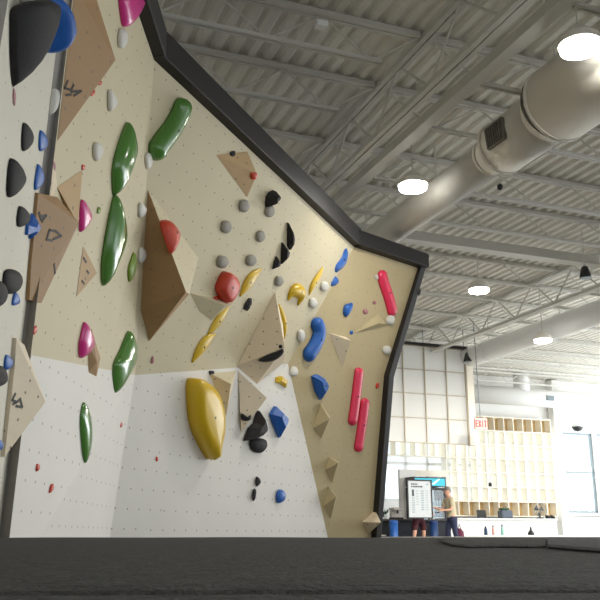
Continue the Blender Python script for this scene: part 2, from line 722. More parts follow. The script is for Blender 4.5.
# ---- volumes on the middle face
V7, s7 = volume(PCu, [(148, 190), (198, 258), (189, 294), (149, 341), (140.5, 310), (143.5, 250)], (186, 292), .42, PLYD, 'large brown kite-shaped volume by the inside corner with a red hold', two=((0, 1), CREAM))  # light and shade put into the facet colours: right cream, left brown
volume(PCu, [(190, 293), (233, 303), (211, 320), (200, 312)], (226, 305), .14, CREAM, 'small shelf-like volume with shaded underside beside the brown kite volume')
V9, s9 = volume(PCu, [(216, 155), (247, 151.5), (252, 173), (247, 197)], (257, 174), .1, PLY, 'tan plywood volume high on the face under the black beam')
V10, s10 = volume(PCu, [(237, 366), (275, 292), (283, 325), (284, 362), (256, 385, PCl2)], (284.5, 347), .4, PLYL, 'big pale pyramid volume with a black rail hold under its edge')
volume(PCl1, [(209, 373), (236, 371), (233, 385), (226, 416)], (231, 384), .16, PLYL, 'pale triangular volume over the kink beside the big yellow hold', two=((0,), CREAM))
V12, s12 = volume(PCl2, [(238, 371, PCl1), (263, 397), (241, 432)], (267, 398), .2, PLYL, 'pale triangular volume under the big pyramid with a dark jug')
# ---- volumes on the tan boards at the far end
volume(PD1, [(329, 333), (346.5, 337), (345, 350), (342.5, 367)], (351, 341), .14, PLYL, 'small pale volume pointing down beside the large blue bean hold')
volume(PD2, [(354, 333), (377, 314), (388, 325)], (379, 323), .07, TAN, 'flat tan wedge volume below the upper pink bar')
volume(PD1, [(320, 403), (330, 417), (321, 439), (313, 428)], (329.5, 419), .18, TAN, 'small tan volume with a flat top midway down the fold')
V16, s16 = volume(PD2, [(329, 457, PD1), (339, 462), (332, 483), (325, 470, PD1)], (338, 463), .17, TAN, 'small tan volume carrying a dark blue hold')
volume(PD2, [(328, 486, PD1), (337, 497), (330.5, 519), (323, 506, PD1)], (336, 497), .18, TAN, 'small tan volume lowest of the column at the fold')
volume(PD2, [(362, 522), (375, 510), (373, 523), (368, 534)], (381, 522.5), .3, PLYL, 'pale wooden wedge volume at the foot of the black side edge')

# ---- holds on the near off-white board
hold('black', PA, [(12, 5), (30, -1), (50, 1), (61, 8), (52, 32), (45, 52), (31, 70), (17, 87), (11, 60), (10, 28)], 'very large charcoal hold with a pointed lower tip at the upper left', h=.17, apex=(0, .42))
hold('blue', PA, [(52, -4), (70, -2), (75, 20), (71, 36), (58, 51), (48, 52), (47, 40)], 'blue hold tucked behind the very large charcoal hold', h=.16)
hold('white', PA, [(21, -6), (29, -6), (29.5, 3), (21, 3)], 'white hold cut off above the very large charcoal hold')
hold('mauve', PA, [(14, 88), (16, 95), (15, 106), (13, 98)], 'tiny reddish hold under the tip of the very large charcoal hold')
Dn = 'black half-dome hold '
for c, px, lab in (
    ('black', [(23, 124), (29, 126), (34, 136), (31, 146), (22, 150)], 'upper black half-dome hold on the off-white board'),
    ('blue', [(40, 131), (45, 134), (48, 143), (45, 149), (39, 150)], 'blue half-dome hold beside the upper black half-dome'),
    ('black', [(10, 160), (20, 164), (26.5, 178), (20, 190), (7, 196)], 'largest black half-dome hold in the left column'),
    ('blue', [(38, 165), (42, 169), (44.5, 178), (41, 186), (34, 189)], 'blue half-dome hold beside the largest black half-dome'),
    ('black', [(19, 207), (26, 209), (30.5, 217), (27, 224), (17, 226)], 'smallest black half-dome hold beside spiky blue hold'),
    ('black', [(4, 272), (12, 269), (20, 272), (23, 281), (18, 291), (9, 294), (3, 288)], 'round black hold, bigger of the overlapping pair at the left edge'),
    ('black', [(-6, 282), (2, 281), (6, 286), (8, 295), (4, 304), (-6, 306)], 'round black hold cut by the frame beneath the bigger round one'),
    ('blue', [(15, 292), (19, 297), (20, 303), (12, 305)], 'tiny blue hold below the overlapping round black pair'),
    ('blue', [(6, 355), (12, 358), (13, 364), (9, 369), (4, 369)], 'round blue hold above a round black one beside pale volume'),
    ('black', [(-6, 367), (3, 366), (7, 372), (8, 380), (4, 385), (-6, 386)], 'round black hold beside the pale volume at the left edge'),
    ('blue', [(-4, 440), (1, 440), (3.5, 445), (1, 450), (-4, 450)], 'lowest blue hold at the left edge'),
):
    hold(c, PA, px, lab)
hold('blue', PA, [(26, 225), (31, 222), (33, 213), (36, 220), (41, 222), (39, 231), (33, 236), (30, 239), (30, 234), (25, 235)], 'spiky blue faceted hold in front of the brown volume', kind='facet')
hold('white', PBu, [(52, 89), (58, 89), (62, 96), (58, 106), (50, 114), (47, 113), (50, 98)], 'large white pod hold on the grey seam beside the tan volume', kind='pod')
hold('mauve', PBu, [(50, 157), (55, 163), (55.5, 169), (52, 171), (48.5, 165)], 'chalky mauve hold on the seam below the white pod')

# ---- holds on the board by the inside corner
hold('pink', PBu, [(120, -8), (145, -8), (143, 2), (135, 16), (125, 27), (121, 20)], 'magenta hold cut by the top of the frame')
hold('pink', PBu, [(81, 201), (87, 204), (92, 214), (90, 222), (84, 229), (79, 230)], 'magenta half-round hold beside the big brown volume')
hold('pink', PBu, [(85, 322), (88, 327), (92, 333), (95, 344), (90, 353), (80, 358), (78.5, 346), (81, 334)], 'magenta teardrop hold in front of a small brown volume')
hold('red', PBu, [(82, 165), (85, 165), (85, 169), (82, 170)], 'tiny red hold at the peak of the small tan volume')
hold('red', PBu, [(98, 80), (102, 81), (101, 85), (97, 84)], 'tiny red hold on the edge of the tan volume, upper one')
hold('red', PBu, [(91, 91), (95, 90), (94, 95), (91, 96)], 'tiny red hold on the edge of the tan volume, lower one')
hold('mauve', PBu, [(76, 215), (79, 216), (79, 220), (76, 220)], 'tiny mauve hold touching the magenta half-round hold')
for px, lab in (
    ([(119, 30), (126, 30), (128, 40), (123, 48), (118, 46)], 'white pod hold below the magenta hold at the top'),
    ([(108, 91), (112, 92), (118, 102), (113, 109), (108, 110)], 'white pod hold between the tan volume and the topmost green hold'),
    ([(94, 143), (102, 144), (103, 152), (97, 161), (93, 156)], 'white pod hold left of the uppermost green leaf hold'),
    ([(139, 203), (144, 205), (147, 210), (142, 217), (138, 216)], 'white pod hold in the corner, upper of two by the brown kite'),
    ([(139, 248), (145, 249), (147, 255), (143, 262), (138, 262)], 'white pod hold in the corner, lower of two by the brown kite'),
    ([(145, 155), (150, 153), (153, 160), (150, 168), (146, 168)], 'white pod hold tucked under the curved green sausage hold'),
):
    hold('white', PBu, px, lab, kind='pod')
hold('green', PBu, [(131, 122), (136, 130), (138, 143), (134, 158), (125, 178), (114, 195), (112, 186), (112, 168), (119, 145)], 'long green leaf hold, uppermost of the row by the corner', h=.11)
hold('green', PBu, [(118, 194), (123, 204), (127.5, 225), (125, 245), (114, 268), (103, 286), (101, 264), (106, 236), (112, 212)], 'long green leaf hold, largest and below the uppermost one', h=.11)
hold('green', PBu, [(131, 331), (136, 338), (138, 346), (134, 365), (123, 382), (113, 393), (113, 366), (121, 350)], 'green leaf hold at the height of the magenta teardrop', h=.1)
hold('green', PBl2, [(84.5, 402), (89, 409), (92, 425), (92, 447), (87, 463), (83, 455), (80, 425), (81, 410)], 'lowest green leaf hold on the white board')
hold('lime', PBu, [(135, 252), (137, 262), (134, 274), (129, 282), (127.5, 270), (131, 260)], 'small lime green hold beside the largest green leaf')
hold('lime', PBu, [(98, 207), (101, 208), (100, 213), (97, 213)], 'tiny green hold right of the magenta half-round hold')
hold('red', PBu, [(33, 327), (37, 326), (37, 331), (33, 335), (31, 333)], 'tiny red hold on the grey strip above the pale volume')
hold('red', PBl2, [(37, 464), (40, 465), (39, 470), (36, 471)], 'tiny red hold on the white board, upper of two near the floor')
hold('red', PBl2, [(51, 485), (54, 484), (53, 490), (49, 493)], 'tiny red hold on the white board, lower of two near the floor')
hold('red', PBl, [(121, 423), (122.5, 423), (122, 427), (120, 427)], 'tiny dark red hold by the inside corner on white')

# ---- holds on the upper middle face
hold('green', PCu, [(186, 99), (183, 113), (174, 130), (163, 145), (154, 159)], 'curved glossy green sausage hold at the top of the corner', kind='bar', r=12.5, flat=1.0)
hold('red', s7(172, 238)[1], [(162, 220), (169, 222), (180, 236), (178, 246), (173, 254), (167, 243), (160, 225)], 'orange-red slab hold on the brown kite volume', h=.1)
hold('red', PCu, [(228, 271), (236, 275), (240, 284), (235, 296), (225, 303), (217, 294), (215, 287), (221, 276)], 'red rounded diamond hold with a chalked face', kind='flat', h=.13)
hold('red', PCu, [(214, 297), (218, 296), (218, 300), (214, 300)], 'tiny red hold left of the red diamond')
hold('red', s9(252, 176)[1] if s9(252, 176) else PCu, [(251, 173), (257, 173), (256, 179), (251, 179)], 'tiny red hold on the corner of the high tan volume')
hold('black', s9(233, 154)[1] if s9(233, 154) else PCu, [(230, 152), (235, 151), (235, 156), (231, 156)], 'tiny dark hold on top of the high tan volume')
for px, lab in (
    ([(240, 201), (247, 200), (250, 206), (246, 212), (239, 210)], 'grey pod hold below the high tan volume'),
    ([(266, 207), (273, 206), (275, 212), (271, 217), (265, 215)], 'grey pod hold below the upper black horn hold'),
    ([(222, 222), (229, 221), (232, 227), (228, 233), (221, 231)], 'grey pod hold midway between the kite and the high volume'),
    ([(257, 232), (263, 231), (265.5, 237), (261, 242), (256, 240)], 'grey pod hold left of the chain of black flakes'),
    ([(218, 257), (225, 256), (229, 262), (224, 268), (217, 266)], 'grey pod hold just above the red diamond'),
    ([(247, 256), (254, 255), (257, 261), (252, 266), (246, 264)], 'grey pod hold above the yellow feather hold'),
    ([(276, 277), (281, 276), (284, 281), (280, 286), (275, 285)], 'grey pod hold above the tip of the big pyramid'),
):
    hold('grey', PCu, px, lab, kind='pod')
hold('black', PCu, [(266, 197), (271, 192), (279, 190), (281, 194), (277, 199), (272, 200), (266, 207), (265, 203)], 'black horn-shaped hold near the beam over a grey pod', kind='facet', h=.14)
hold('black', PCu, [(287.5, 222), (293, 231), (295, 240), (292, 250), (287, 246)], 'top flake of a chain of three black holds', kind='facet', h=.08)
hold('black', PCu, [(282, 242), (290, 249), (287, 258), (280.5, 264), (281, 254)], 'middle flake of a chain of three black holds', kind='facet', h=.08)
hold('black', PCu, [(277, 256), (281, 262), (279, 267), (272, 269), (274, 262)], 'bottom flake of a chain of three black holds', kind='facet', h=.06)
hold('yellow', PCu, [(261, 269), (252, 277), (246, 285), (240, 296)], 'yellow feather hold right of the red diamond', kind='bar', r=8, flat=-.5)
hold('yellow', PCu, [(229, 306), (222, 315), (215, 325), (208, 334)], 'yellow feather hold, upper of two below the small shelf volume', kind='bar', r=6.6, flat=-.5)
hold('yellow', PCu, [(215, 334), (206, 341), (199, 350), (192, 362)], 'yellow feather hold, lower of two below the small shelf volume', kind='bar', r=8, flat=-.5)
hold('black', PCu, [(249, 298), (252, 298), (251, 304), (247, 307), (247, 311), (243, 309), (245, 303)], 'small twisted black hold between red diamond and pyramid', kind='facet')
hold('yellow', PCu, [(280, 304), (283.5, 315), (285.5, 328), (284.5, 342)], 'thin yellow crescent on the far edge of the big pyramid', kind='bar', r=4, flat=-.8)
pl = s10(262, 362)[1] if s10(262, 362) else PCu
hold('black', pl, [(283, 349), (276, 352), (266, 356), (258, 361), (266, 362), (276, 359), (283, 353)], 'long black rail hold under the edge of the big pyramid', h=.05)
pl = s10(278, 343)[1] if s10(278, 343) else PCu
hold('black', pl, [(279, 345), (282, 345), (282, 348), (279, 348)], 'tiny black hold at the corner of the big pyramid')
hold('yellow', PCu, [(290, 297), (293.5, 288.5), (299, 287), (303, 292), (300, 302)], 'yellow claw-shaped hold beside a thin yellow blade', kind='bar', r=7.5, flat=-.9)
hold('yellow', PCu, [(323, 267), (318, 276), (312, 286), (309, 295)], 'thin yellow blade hold with a dark edge', kind='bar', r=5.2, flat=-.6)
for px, lab in (
    ([(322, 282), (327, 282), (329, 286), (325, 291), (320, 289)], 'white knob hold between the yellow blade and small blue hold'),
    ([(310, 299), (315, 298), (317.5, 303), (314, 308), (309, 306)], 'white knob hold at the foot of the thin yellow blade'),
    ([(298, 331), (303, 330), (305.5, 336), (301, 342), (297, 339)], 'white knob hold left of the large blue bean'),
):
    hold('white', PCu, px, lab, kind='pod')
hold('white', PCl2, [(291, 367), (296, 366), (299, 371), (296, 376), (290, 375)], 'white knob hold at the end of the kink line', kind='pod')
hold('mauve', PCu, [(152, 357), (154, 357), (153.5, 363), (151, 363)], 'tiny red hold just over the kink by the corner')

# ---- holds on the white lower middle board
hold('yellow', PCl1, [(187, 380), (197, 378), (207, 383), (218, 394), (225, 414), (225, 432), (221, 447), (217, 460), (207, 451), (196, 436), (189, 420), (186, 398)], 'huge yellow teardrop hold on the white board', h=.2, kind='flat')
hold('black', PCl2, [(261, 410), (265, 420), (268, 430), (266, 436), (255, 440), (243, 441), (249, 428), (256, 423)], 'black pointed hold above a round black one', kind='facet', h=.16)
hold('black', PCl2, [(250, 441), (258, 438), (266, 440), (267, 447), (261, 453), (252, 450)], 'round black hold under the black pointed hold')
hold('blue', PCl2, [(275, 406), (281, 411), (289, 419), (287, 428), (280, 438), (273, 424), (269, 414)], 'blue faceted hold right of the black pointed hold', kind='facet', h=.13)
hold('yellow', PCl2, [(276, 377), (281, 376), (288, 381), (286, 388), (280, 384), (275, 382)], 'small yellow hold below the big pyramid', kind='facet')
hold('black', s12(246, 416)[1] if s12(246, 416) else PCl2, [(241, 413), (243, 416), (248, 417), (251, 415), (251, 419), (246, 421), (241, 419)], 'dark jug hold on the lower edge of the pale triangular volume', h=.06)
hold('black', PCl1, [(209, 371), (214, 371), (214, 375), (210, 375)], 'tiny black hold at the kink above the pale triangular volume')
hold('yellow', PCl1, [(211, 472), (215, 475), (213, 478), (210, 477)], 'tiny yellow hold below the huge yellow teardrop', kind='facet')
hold('yellow', PCl1, [(197, 515), (201, 516), (200, 521), (196, 520)], 'tiny yellow hold lowest on the white board')
hold('black', PCl2, [(256, 477), (259, 478), (261, 482), (259, 485), (256, 486)], 'small black hold, upper of two on the white board')
hold('black', PCl2, [(253, 490), (256, 489), (256, 495), (254, 501), (252, 498)], 'small black hold, lower of two on the white board')
hold('blue', PCl2, [(278, 490), (283, 490), (286, 495), (284, 501), (278, 503), (276, 497)], 'small blue knob hold low on the white board')
hold('red', PCl1, [(156, 457), (158, 457), (158, 461), (156, 461)], 'tiny red hold on the white board near the corner')

# ---- holds on the tan boards
hold('blue', PD1, [(342.5, 248), (344.5, 256), (342, 264), (332, 271)], 'blue hooked hold just under the black beam', kind='bar', r=7.5, flat=.9)
hold('blue', PD1, [(331, 279), (335, 276), (339, 281), (336, 285), (330, 286)], 'small blue hold below the blue hooked hold')
hold('blue', PD1, [(348, 304), (353, 303), (351, 311), (346, 317), (343, 313), (344, 306)], 'blue slanted pebble hold on the fold of the tan boards')
hold('blue', PD1, [(316.5, 319), (321.5, 332), (317, 346), (307.5, 360)], 'large blue bean-shaped hold with chalk in its dip', kind='bar', r=8.6, flat=.9)
hold('blue', PD1, [(311, 376), (317, 374), (325, 378), (329, 386), (327, 393), (321, 400), (315, 391)], 'blue faceted hold below the large blue bean', kind='facet', h=.14)
hold('blue', PD2, [(350, 331), (353, 331), (353, 334), (350, 334)], 'tiny blue hold at the tip of the flat wedge')
hold('blue', PD2, [(328, 460), (332, 459), (333, 462), (329, 463)], 'tiny dark blue hold on a small tan volume')
hold('hot', PD2, [(381, 270.5), (384, 283), (389, 298), (393.5, 316)], 'hot pink bar hold high beside the black side edge', kind='bar', r=7.2, flat=.7)
hold('hot', PD2, [(359.5, 367.5), (357.5, 385), (355, 405), (352, 425.5)], 'hot pink bar hold, upper of the overlapping pair', kind='bar', r=6.4, flat=.7)
hold('hot', PD2, [(365.5, 398), (363.5, 415), (361, 432), (358, 452)], 'hot pink bar hold, lower of the overlapping pair', kind='bar', r=6.4, flat=.7)
for px, lab in (
    ([(375, 275), (379, 275), (379, 279), (375, 279)], 'small white hold at the head of the upper pink bar'),
    ([(387, 317), (392, 315), (395, 319), (392, 325), (386, 323)], 'white knob hold at the foot of the upper pink bar'),
    ([(383, 347), (389, 346), (391, 350), (389, 354), (383, 353)], 'white knob hold beside the bend of the black side edge'),
    ([(337, 247), (340, 246), (340, 250), (337, 250)], 'tiny white hold above the blue hooked hold'),
):
    hold('white', PD2, px, lab, kind='pod')
hold('mauve', PD2, [(363, 310), (367, 309), (368, 313), (364, 314)], 'tiny mauve hold left of the upper pink bar')
hold('mauve', PD2, [(373, 301), (376, 301), (376, 304), (373, 304)], 'tiny mauve hold close beside the upper pink bar')
hold('mauve', PD1, [(342, 352), (346, 350), (347, 354), (343, 356)], 'tiny mauve hold on the volume beside the blue bean')
hold('red', PD2, [(376, 384), (379, 383), (379, 387), (376, 389)], 'tiny red hold below the bend of the black side edge')

EXPOSURE = -0.35
ZD = 6.0                         # underside of the roof deck
AB = 26.0                        # the end wall
# ---- roof deck: trapezoid corrugation running with the grid
mb = MB()
b, per = -3.0, .21
prof = []
while b < 24:
    prof += [(b, ZD), (b + .08, ZD), (b + .115, ZD + .045), (b + .175, ZD + .045)]
    b += per
vs, fs = [], []
for bb, zz in prof:
    vs += [B(-5, bb, zz), B(AB + .2, bb, zz)]
for i in range(len(prof) - 1):
    fs.append((2 * i, 2 * i + 1, 2 * i + 3, 2 * i + 2))
mb.add(vs, fs)
struct('ceiling', mb, DECKM)
struct('floor', MB().gbox(-5, AB, -3, 24, -.1, 0), FLOORM)
# ---- end wall with openings
W1, W2, W3 = (12.2, 19.75), (20.35, 21.75), (21.95, 23.4)      # openings (b0, b1)
zs, ze = 1.5, 4.05
mw = MB()
mw.gbox(AB, AB + .2, -3, W1[0], 0, ZD)
mw.gbox(AB, AB + .2, W1[0], W1[1], 0, zs).gbox(AB, AB + .2, W1[0], W1[1], ze, ZD)
mw.gbox(AB, AB + .2, W1[1], W2[0], 0, ZD)
mw.gbox(AB, AB + .2, W2[0], W3[1], 0, 1.2).gbox(AB, AB + .2, W2[0], W3[1], 4.1, ZD)
mw.gbox(AB, AB + .2, W2[1], W3[0], 1.2, 4.1)
mw.gbox(AB, AB + .2, W3[1], 24, 0, ZD)
struct('wall_back', mw, WALLW)
struct('wall_left', MB().gbox(-5, AB, -3.2, -3, 0, ZD), WALLW)
mr = MB()
mr.gbox(-5, AB, 24, 24.2, 0, 1).gbox(-5, AB, 24, 24.2, 4.6, ZD)
for a in range(-5, 27, 4):
    mr.gbox(a, a + .5, 24, 24.2, 1, 4.6)
struct('wall_right', mr, WALLW)
mf = MB()
mf.gbox(-5.2, -5, -3, 24, 0, .9).gbox(-5.2, -5, -3, 24, 4.4, ZD).gbox(-5.2, -5, -3, 0, .9, 4.4).gbox(-5.2, -5, 18, 24, .9, 4.4)  # unseen wall, its window opening sized to tune the light
struct('wall_front', mf, WALLW)


def window(n, b0, b1, z0, z1, cols, rows, fm, fw=.05):
    r = MB()
    a0, a1 = AB + .06, AB + .13
    r.gbox(a0, a1, b0, b0 + fw, z0, z1).gbox(a0, a1, b1 - fw, b1, z0, z1).gbox(a0, a1, b0, b1, z0, z0 + fw).gbox(a0, a1, b0, b1, z1 - fw, z1)
    for i in range(1, cols):
        x = b0 + (b1 - b0) * i / cols
        r.gbox(a0, a1, x - fw / 2, x + fw / 2, z0, z1)
    for i in range(1, rows):
        z = z0 + (z1 - z0) * i / rows
        r.gbox(a0, a1, b0, b1, z - fw / 2, z + fw / 2)
    o = struct('window_%d' % n, r, fm)
    g = MB().gbox(AB + .09, AB + .1, b0, b1, z0, z1).build('pane', GLASS, o)
    return o


window(1, W1[0], W1[1], zs, ze, 9, 2, FRAMEW, .1)
window(2, W2[0], W2[1], 1.2, 4.1, 1, 2, FRAMED, .07)
window(3, W3[0], W3[1], 1.2, 4.1, 1, 2, FRAMED, .07)
struct('trim_1', MB().gbox(AB - .12, AB - .02, 19.95, W3[1], 1.1, 1.18), FRAMEW)
struct('trim_2', MB().gbox(AB - .35, AB - .02, 19.82, 20.12, .02, ZD - .06), WALLW)

# ---- steelwork: joists in three bays, trusses and beams
GB = (4.45, 11.6)
bays = ((-2.95, GB[0] - .08), (GB[0] + .08, GB[1] - .1), (GB[1] + .1, 23.95))
lab = ('open-web steel joist in the bay over the climbing wall', 'open-web steel joist in the middle bay between the two roof trusses', 'open-web steel joist in the far bay beyond the white duct')
AJ = [4.2, 5.9, 7.55, 8.75, 10.45, 11.75, 14.4, 15.6, 17.1, 18.6, 20.1, 21.6, 23.1, 24.6]
for k, (b0, b1) in enumerate(bays):
    a = AJ[0]
    t = thing('roof_joist', B(a, (b0 + b1) / 2, ZD - .5), lab[k], 'roof joist', 'steel joists, bay %s' % ('over the wall', 'in the middle', 'far side')[k])
    MB().gbox(a - .06, a - .008, b0, b1, ZD - .07, ZD - .01).gbox(a + .008, a + .06, b0, b1, ZD - .07, ZD - .01).build('top_chord', STEEL, t)
    MB().gbox(a - .045, a - .008, b0 + .5, b1 - .5, ZD - .5, ZD - .46).gbox(a + .008, a + .045, b0 + .5, b1 - .5, ZD - .5, ZD - .46).build('bottom_chord', STEEL, t)
    n = max(6, int((b1 - b0) / .6) // 2 * 2)
    w = MB()
    for i in range(n):
        x0, x1 = b0 + (b1 - b0) * i / n, b0 + (b1 - b0) * (i + 1) / n
        z0, z1 = (ZD - .05, ZD - .48) if i % 2 == 0 else (ZD - .48, ZD - .05)
        w.tube([B(a, x0, z0), B(a, x1, z1)], .011, 5)
    w.build('web', STEEL, t)
    for aj in AJ[1:]:
        copy_tree(t, E1 * (aj - a))
for g, b0 in enumerate(GB):
    a0, a1 = 1.0, 25.5
    t = thing('roof_truss', B(12, b0, ZD - .75), ('steel roof truss running between the climbing wall and the tapered duct', 'steel roof truss along the near side of the white duct')[g], 'roof truss')
    for nm, z in (('top_chord', ZD - .1), ('bottom_chord', ZD - .75)):
        MB().gbox(a0, a1, b0 - .07, b0 - .01, z, z + .07).gbox(a0, a1, b0 + .01, b0 + .07, z, z + .07).build(nm, STEEL, t)
    w = MB()
    n = 34
    for i in range(n):
        x0, x1 = a0 + (a1 - a0) * i / n, a0 + (a1 - a0) * (i + 1) / n
        z0, z1 = (ZD - .05, ZD - .7) if i % 2 == 0 else (ZD - .7, ZD - .05)
        w.tube([B(x0, b0, z0), B(x1, b0, z1)], .018, 5)
    w.build('web', STEEL, t)
tag(MB().gbox(1, 12.6, 4.86, 5.02, 5.36, 5.48).build('cable_tray', STEEL), 'long grey box beam beside the roof truss above the lamps', 'beam', kind='thing')
tag(MB().gbox(13.0, 13.1, 4.6, 11.45, 5.66, 5.84).gbox(12.93, 13.17, 4.6, 11.45, 5.63, 5.66).build('cross_beam', STEEL), 'deep grey cross beam under the roof deck beyond the tapered duct', 'beam', kind='thing')
# ---- ducts
dz = 5.2
d = thing('ceiling_duct', B(8, 5.95, dz), 'large grey round duct stepping down in size over the climbing wall', 'duct')
b0 = 5.98
MB().tube([B(3.0, b0 - .06, dz), B(7.15, b0 - .06, dz)], .45, 32).build('duct_section', DUCTM, d, smooth=True)
MB().tube([B(7.15, b0 - .06, dz), B(7.4, b0, dz)], [.45, .345], 32, cap=False).build('reducer', DUCTM, d, smooth=True)
MB().tube([B(7.4, b0, dz), B(8.35, b0, dz)], .345, 32).build('duct_section', DUCTM, d, smooth=True)
MB().tube([B(8.35, b0, dz), B(8.65, b0 + .03, dz)], [.345, .235], 32, cap=False).build('reducer', DUCTM, d, smooth=True)
MB().tube([B(8.65, b0 + .03, dz), B(12.85, b0 + .05, dz)], .235, 32).build('duct_section', DUCTM, d, smooth=True)
for a, r in ((7.15, .462), (7.4, .357), (8.35, .357), (8.65, .247)):
    MB().tube([B(a - .02, b0 - (.06 if a < 7.3 else 0), dz), B(a + .02, b0 - (.06 if a < 7.3 else 0), dz)], r, 32).build('seam_ring', DUCTM, d, smooth=False)
gx = MB()
for i in range(7):
    a = 7.84 + i * .045
    q = math.radians(186)
    c = B(a, b0, dz) + (E2 * math.cos(q) + UP * math.sin(q)) * .352
    up = (E2 * -math.sin(q) + UP * math.cos(q))
    gx.bar(c - up * .12, c + up * .12, E1 * .008, (E2 * math.cos(q) + UP * math.sin(q)) * .012)
q = math.radians(186)
o_ = (E2 * math.cos(q) + UP * math.sin(q))
up = (E2 * -math.sin(q) + UP * math.cos(q))
for s in (-1, 1):
    gx.bar(B(7.8, b0, dz) + o_ * .355 + up * .13 * s, B(8.15, b0, dz) + o_ * .355 + up * .13 * s, up * .012, o_ * .02)
for a in (7.8, 8.15):
    gx.bar(B(a, b0, dz) + o_ * .355 - up * .13, B(a, b0, dz) + o_ * .355 + up * .13, E1 * .012, o_ * .02)
gx.build('vent_grille', mat('duct_grille', (112, 108, 100), .5), d)
for a in (4, 7.2, 10, 12.4):
    MB().tube([B(a, b0, dz + .2), B(a, b0, ZD - .02)], .012, 6).build('hanger', STEEL, d)
d = thing('ceiling_duct', B(18, 12.6, dz), 'long white round duct hung near the far right trusses', 'duct')
MB().tube([B(8, 12.75, dz), B(25.0, 12.75, dz)], .27, 32).build('duct_section', DUCTW, d, smooth=True)
for a in (10, 13, 16, 19, 22, 24.6):
    MB().tube([B(a, 12.75, dz), B(a + .04, 12.75, dz)], .28, 32).build('seam_ring', DUCTW, d)
    MB().tube([B(a, 12.75, dz + .2), B(a, 12.75, ZD - .02)], .012, 6).build('hanger', STEEL, d)
b3, z3 = back(537, 398, 24.9)
d = thing('ceiling_duct', B(24.9, 18, z3), 'white round duct running along the end wall above the shelves', 'duct')
MB().tube([B(24.9, 14.0, z3), B(24.9, 23.6, z3)], .31, 32).build('duct_section', DUCTW, d, smooth=True)
MB().gbox(24.55, 24.62, 18.75, 19.05, z3 - .12, z3 + .05).build('vent_grille', FRAMED, d)
MB().tube([B(24.9, 17.95, z3 + .2), B(24.9, 17.95, ZD - .02)], .28, 24).build('riser', DUCTW, d, smooth=True)
# ---- lamps
LP = [((580, 50), 'brightest high-bay lamp, beside the fat end of the tapered duct'), ((413, 189), 'round high-bay lamp glowing just left of the tapered duct'),
      ((479, 292), 'small high-bay lamp glowing above the white grid panel'), ((543, 342), 'far high-bay lamp glowing under the white duct')]


def lamp(P, label, rad, watt, sup=False):
    t = thing('ceiling_lamp', P, label, 'lamp')
    MB().lathe(P, [(rad, 0), (rad, .03), (rad * .9, .05)], UP, 24).build('lens', LAMP, t, smooth=False)
    MB().lathe(P + UP * .052, [(rad * 1.08, 0), (rad * 1.05, .07), (rad * .5, .17), (.05, .2)], UP, 24).build('housing', DUCTM, t)
    MB().tube([P + UP * .25, V(P.x, P.y, ZD - .02)], .01, 6).build('stem', STEEL, t)
    L = bpy.data.lights.new('lamp_light', 'AREA')
    L.shape, L.size, L.energy = 'DISK', rad * 2, watt
    L.color = (1, .95, .86)
    lo = bpy.data.objects.new('lamp_light', L)
    COL.objects.link(lo)
    lo.parent = t
    lo.location = (0, 0, -.03)


for ((px, py), l), wt in zip(LP, (50, 50, 450, 600)):
    lamp(Pz(px, py, 5.0 if px != 543 else 4.66), l, .19, wt)
for (a, b_), l in zip(((13.6, 14.2), (16.9, 18)), ('added unseen high-bay lamp over the far mats beyond the right edge', 'added unseen high-bay lamp over the lobby floor beyond the right edge')):
    lamp(B(a, b_, 5.0), l, .19, 430)  # added out of view to brighten the lobby surfaces facing the camera
# ---- daylight: sky, visible windows, and added fill from unseen sides
w = bpy.data.worlds.new('world')
S.world = w
w.use_nodes = True
bg = w.node_tree.nodes['Background']
bg.inputs[0].default_value = (.93, .97, 1, 1)
bg.inputs[1].default_value = 1.6


def daylight(a, b_, z, sa, sz, d_, watt):
    L = bpy.data.lights.new('window_and_fill_light', 'AREA')
    L.shape, L.size, L.size_y, L.energy = 'RECTANGLE', sa, sz, watt
    L.color = (.9, .96, 1)
    o = bpy.data.objects.new('window_and_fill_light', L)
    COL.objects.link(o)
    o.location = B(a, b_, z)
    o.rotation_euler = d_.to_track_quat('-Z', 'Y').to_euler()


daylight(6, 23.8, 2.8, 14, 3.4, (-E2 + UP * .45).normalized(), 600)  # added fill for unseen side windows, tilted up to brighten the roof deck
daylight(19, 23.8, 2.8, 12, 3.4, (-E2 + UP * .5).normalized(), 1700)  # stronger added side fill for the shelves and deck at the far end
daylight(AB + .9, 16, 2.8, 7.5, 2.5, -E1, 160)
daylight(AB + .9, 21.9, 2.7, 3, 2.8, -E1, 150)
daylight(-5.8, 9, 2.7, 18, 3.4, E1, 100)  # added fill from the unseen opening behind the camera

# ---- white panel grid hung over the counter
D = 20.0
t = thing('grid_screen', B(D, 11.4, 4), 'hanging screen of white square sheets in a wooden grid above the counter', 'screen', kind='thing')
xs = [back(x, 400, D)[0] for x in (382.5, 403.6, 425.3, 447, 466.3)]
z0, z1 = back(440, 443.5, D)[1], back(440, 348, D)[1]
zz = [z0 + (z1 - z0) * i / 4 for i in range(5)]
SHF = mat('grid_batten', (190, 180, 160), .6)
fr_ = MB()
for x in xs:
    fr_.gbox(D - .04, D + .04, x - .012, x + .012, z0, z1)
for z in zz:
    fr_.gbox(D - .035, D + .035, xs[0], xs[-1], z - .008, z + .008)
fr_.build('frame', SHF, t)
for i in range(4):
    for j in range(4):
        MB().gbox(D - .01, D + .01, xs[i] + .02, xs[i + 1] - .02, zz[j] + .014, zz[j + 1] - .014).build('sheet', SHEET, t)
bx = back(473.5, 400, D)[0]
MB().gbox(D - .06, D + .1, xs[-1] + .02, bx, z0 - .02, z1 + .02).build('post', WOOD, t)
MB().gbox(D - .1, D + .1, xs[0], xs[-1] + .05, z1 + .015, z1 + .08).build('top_rail', DARK, t)
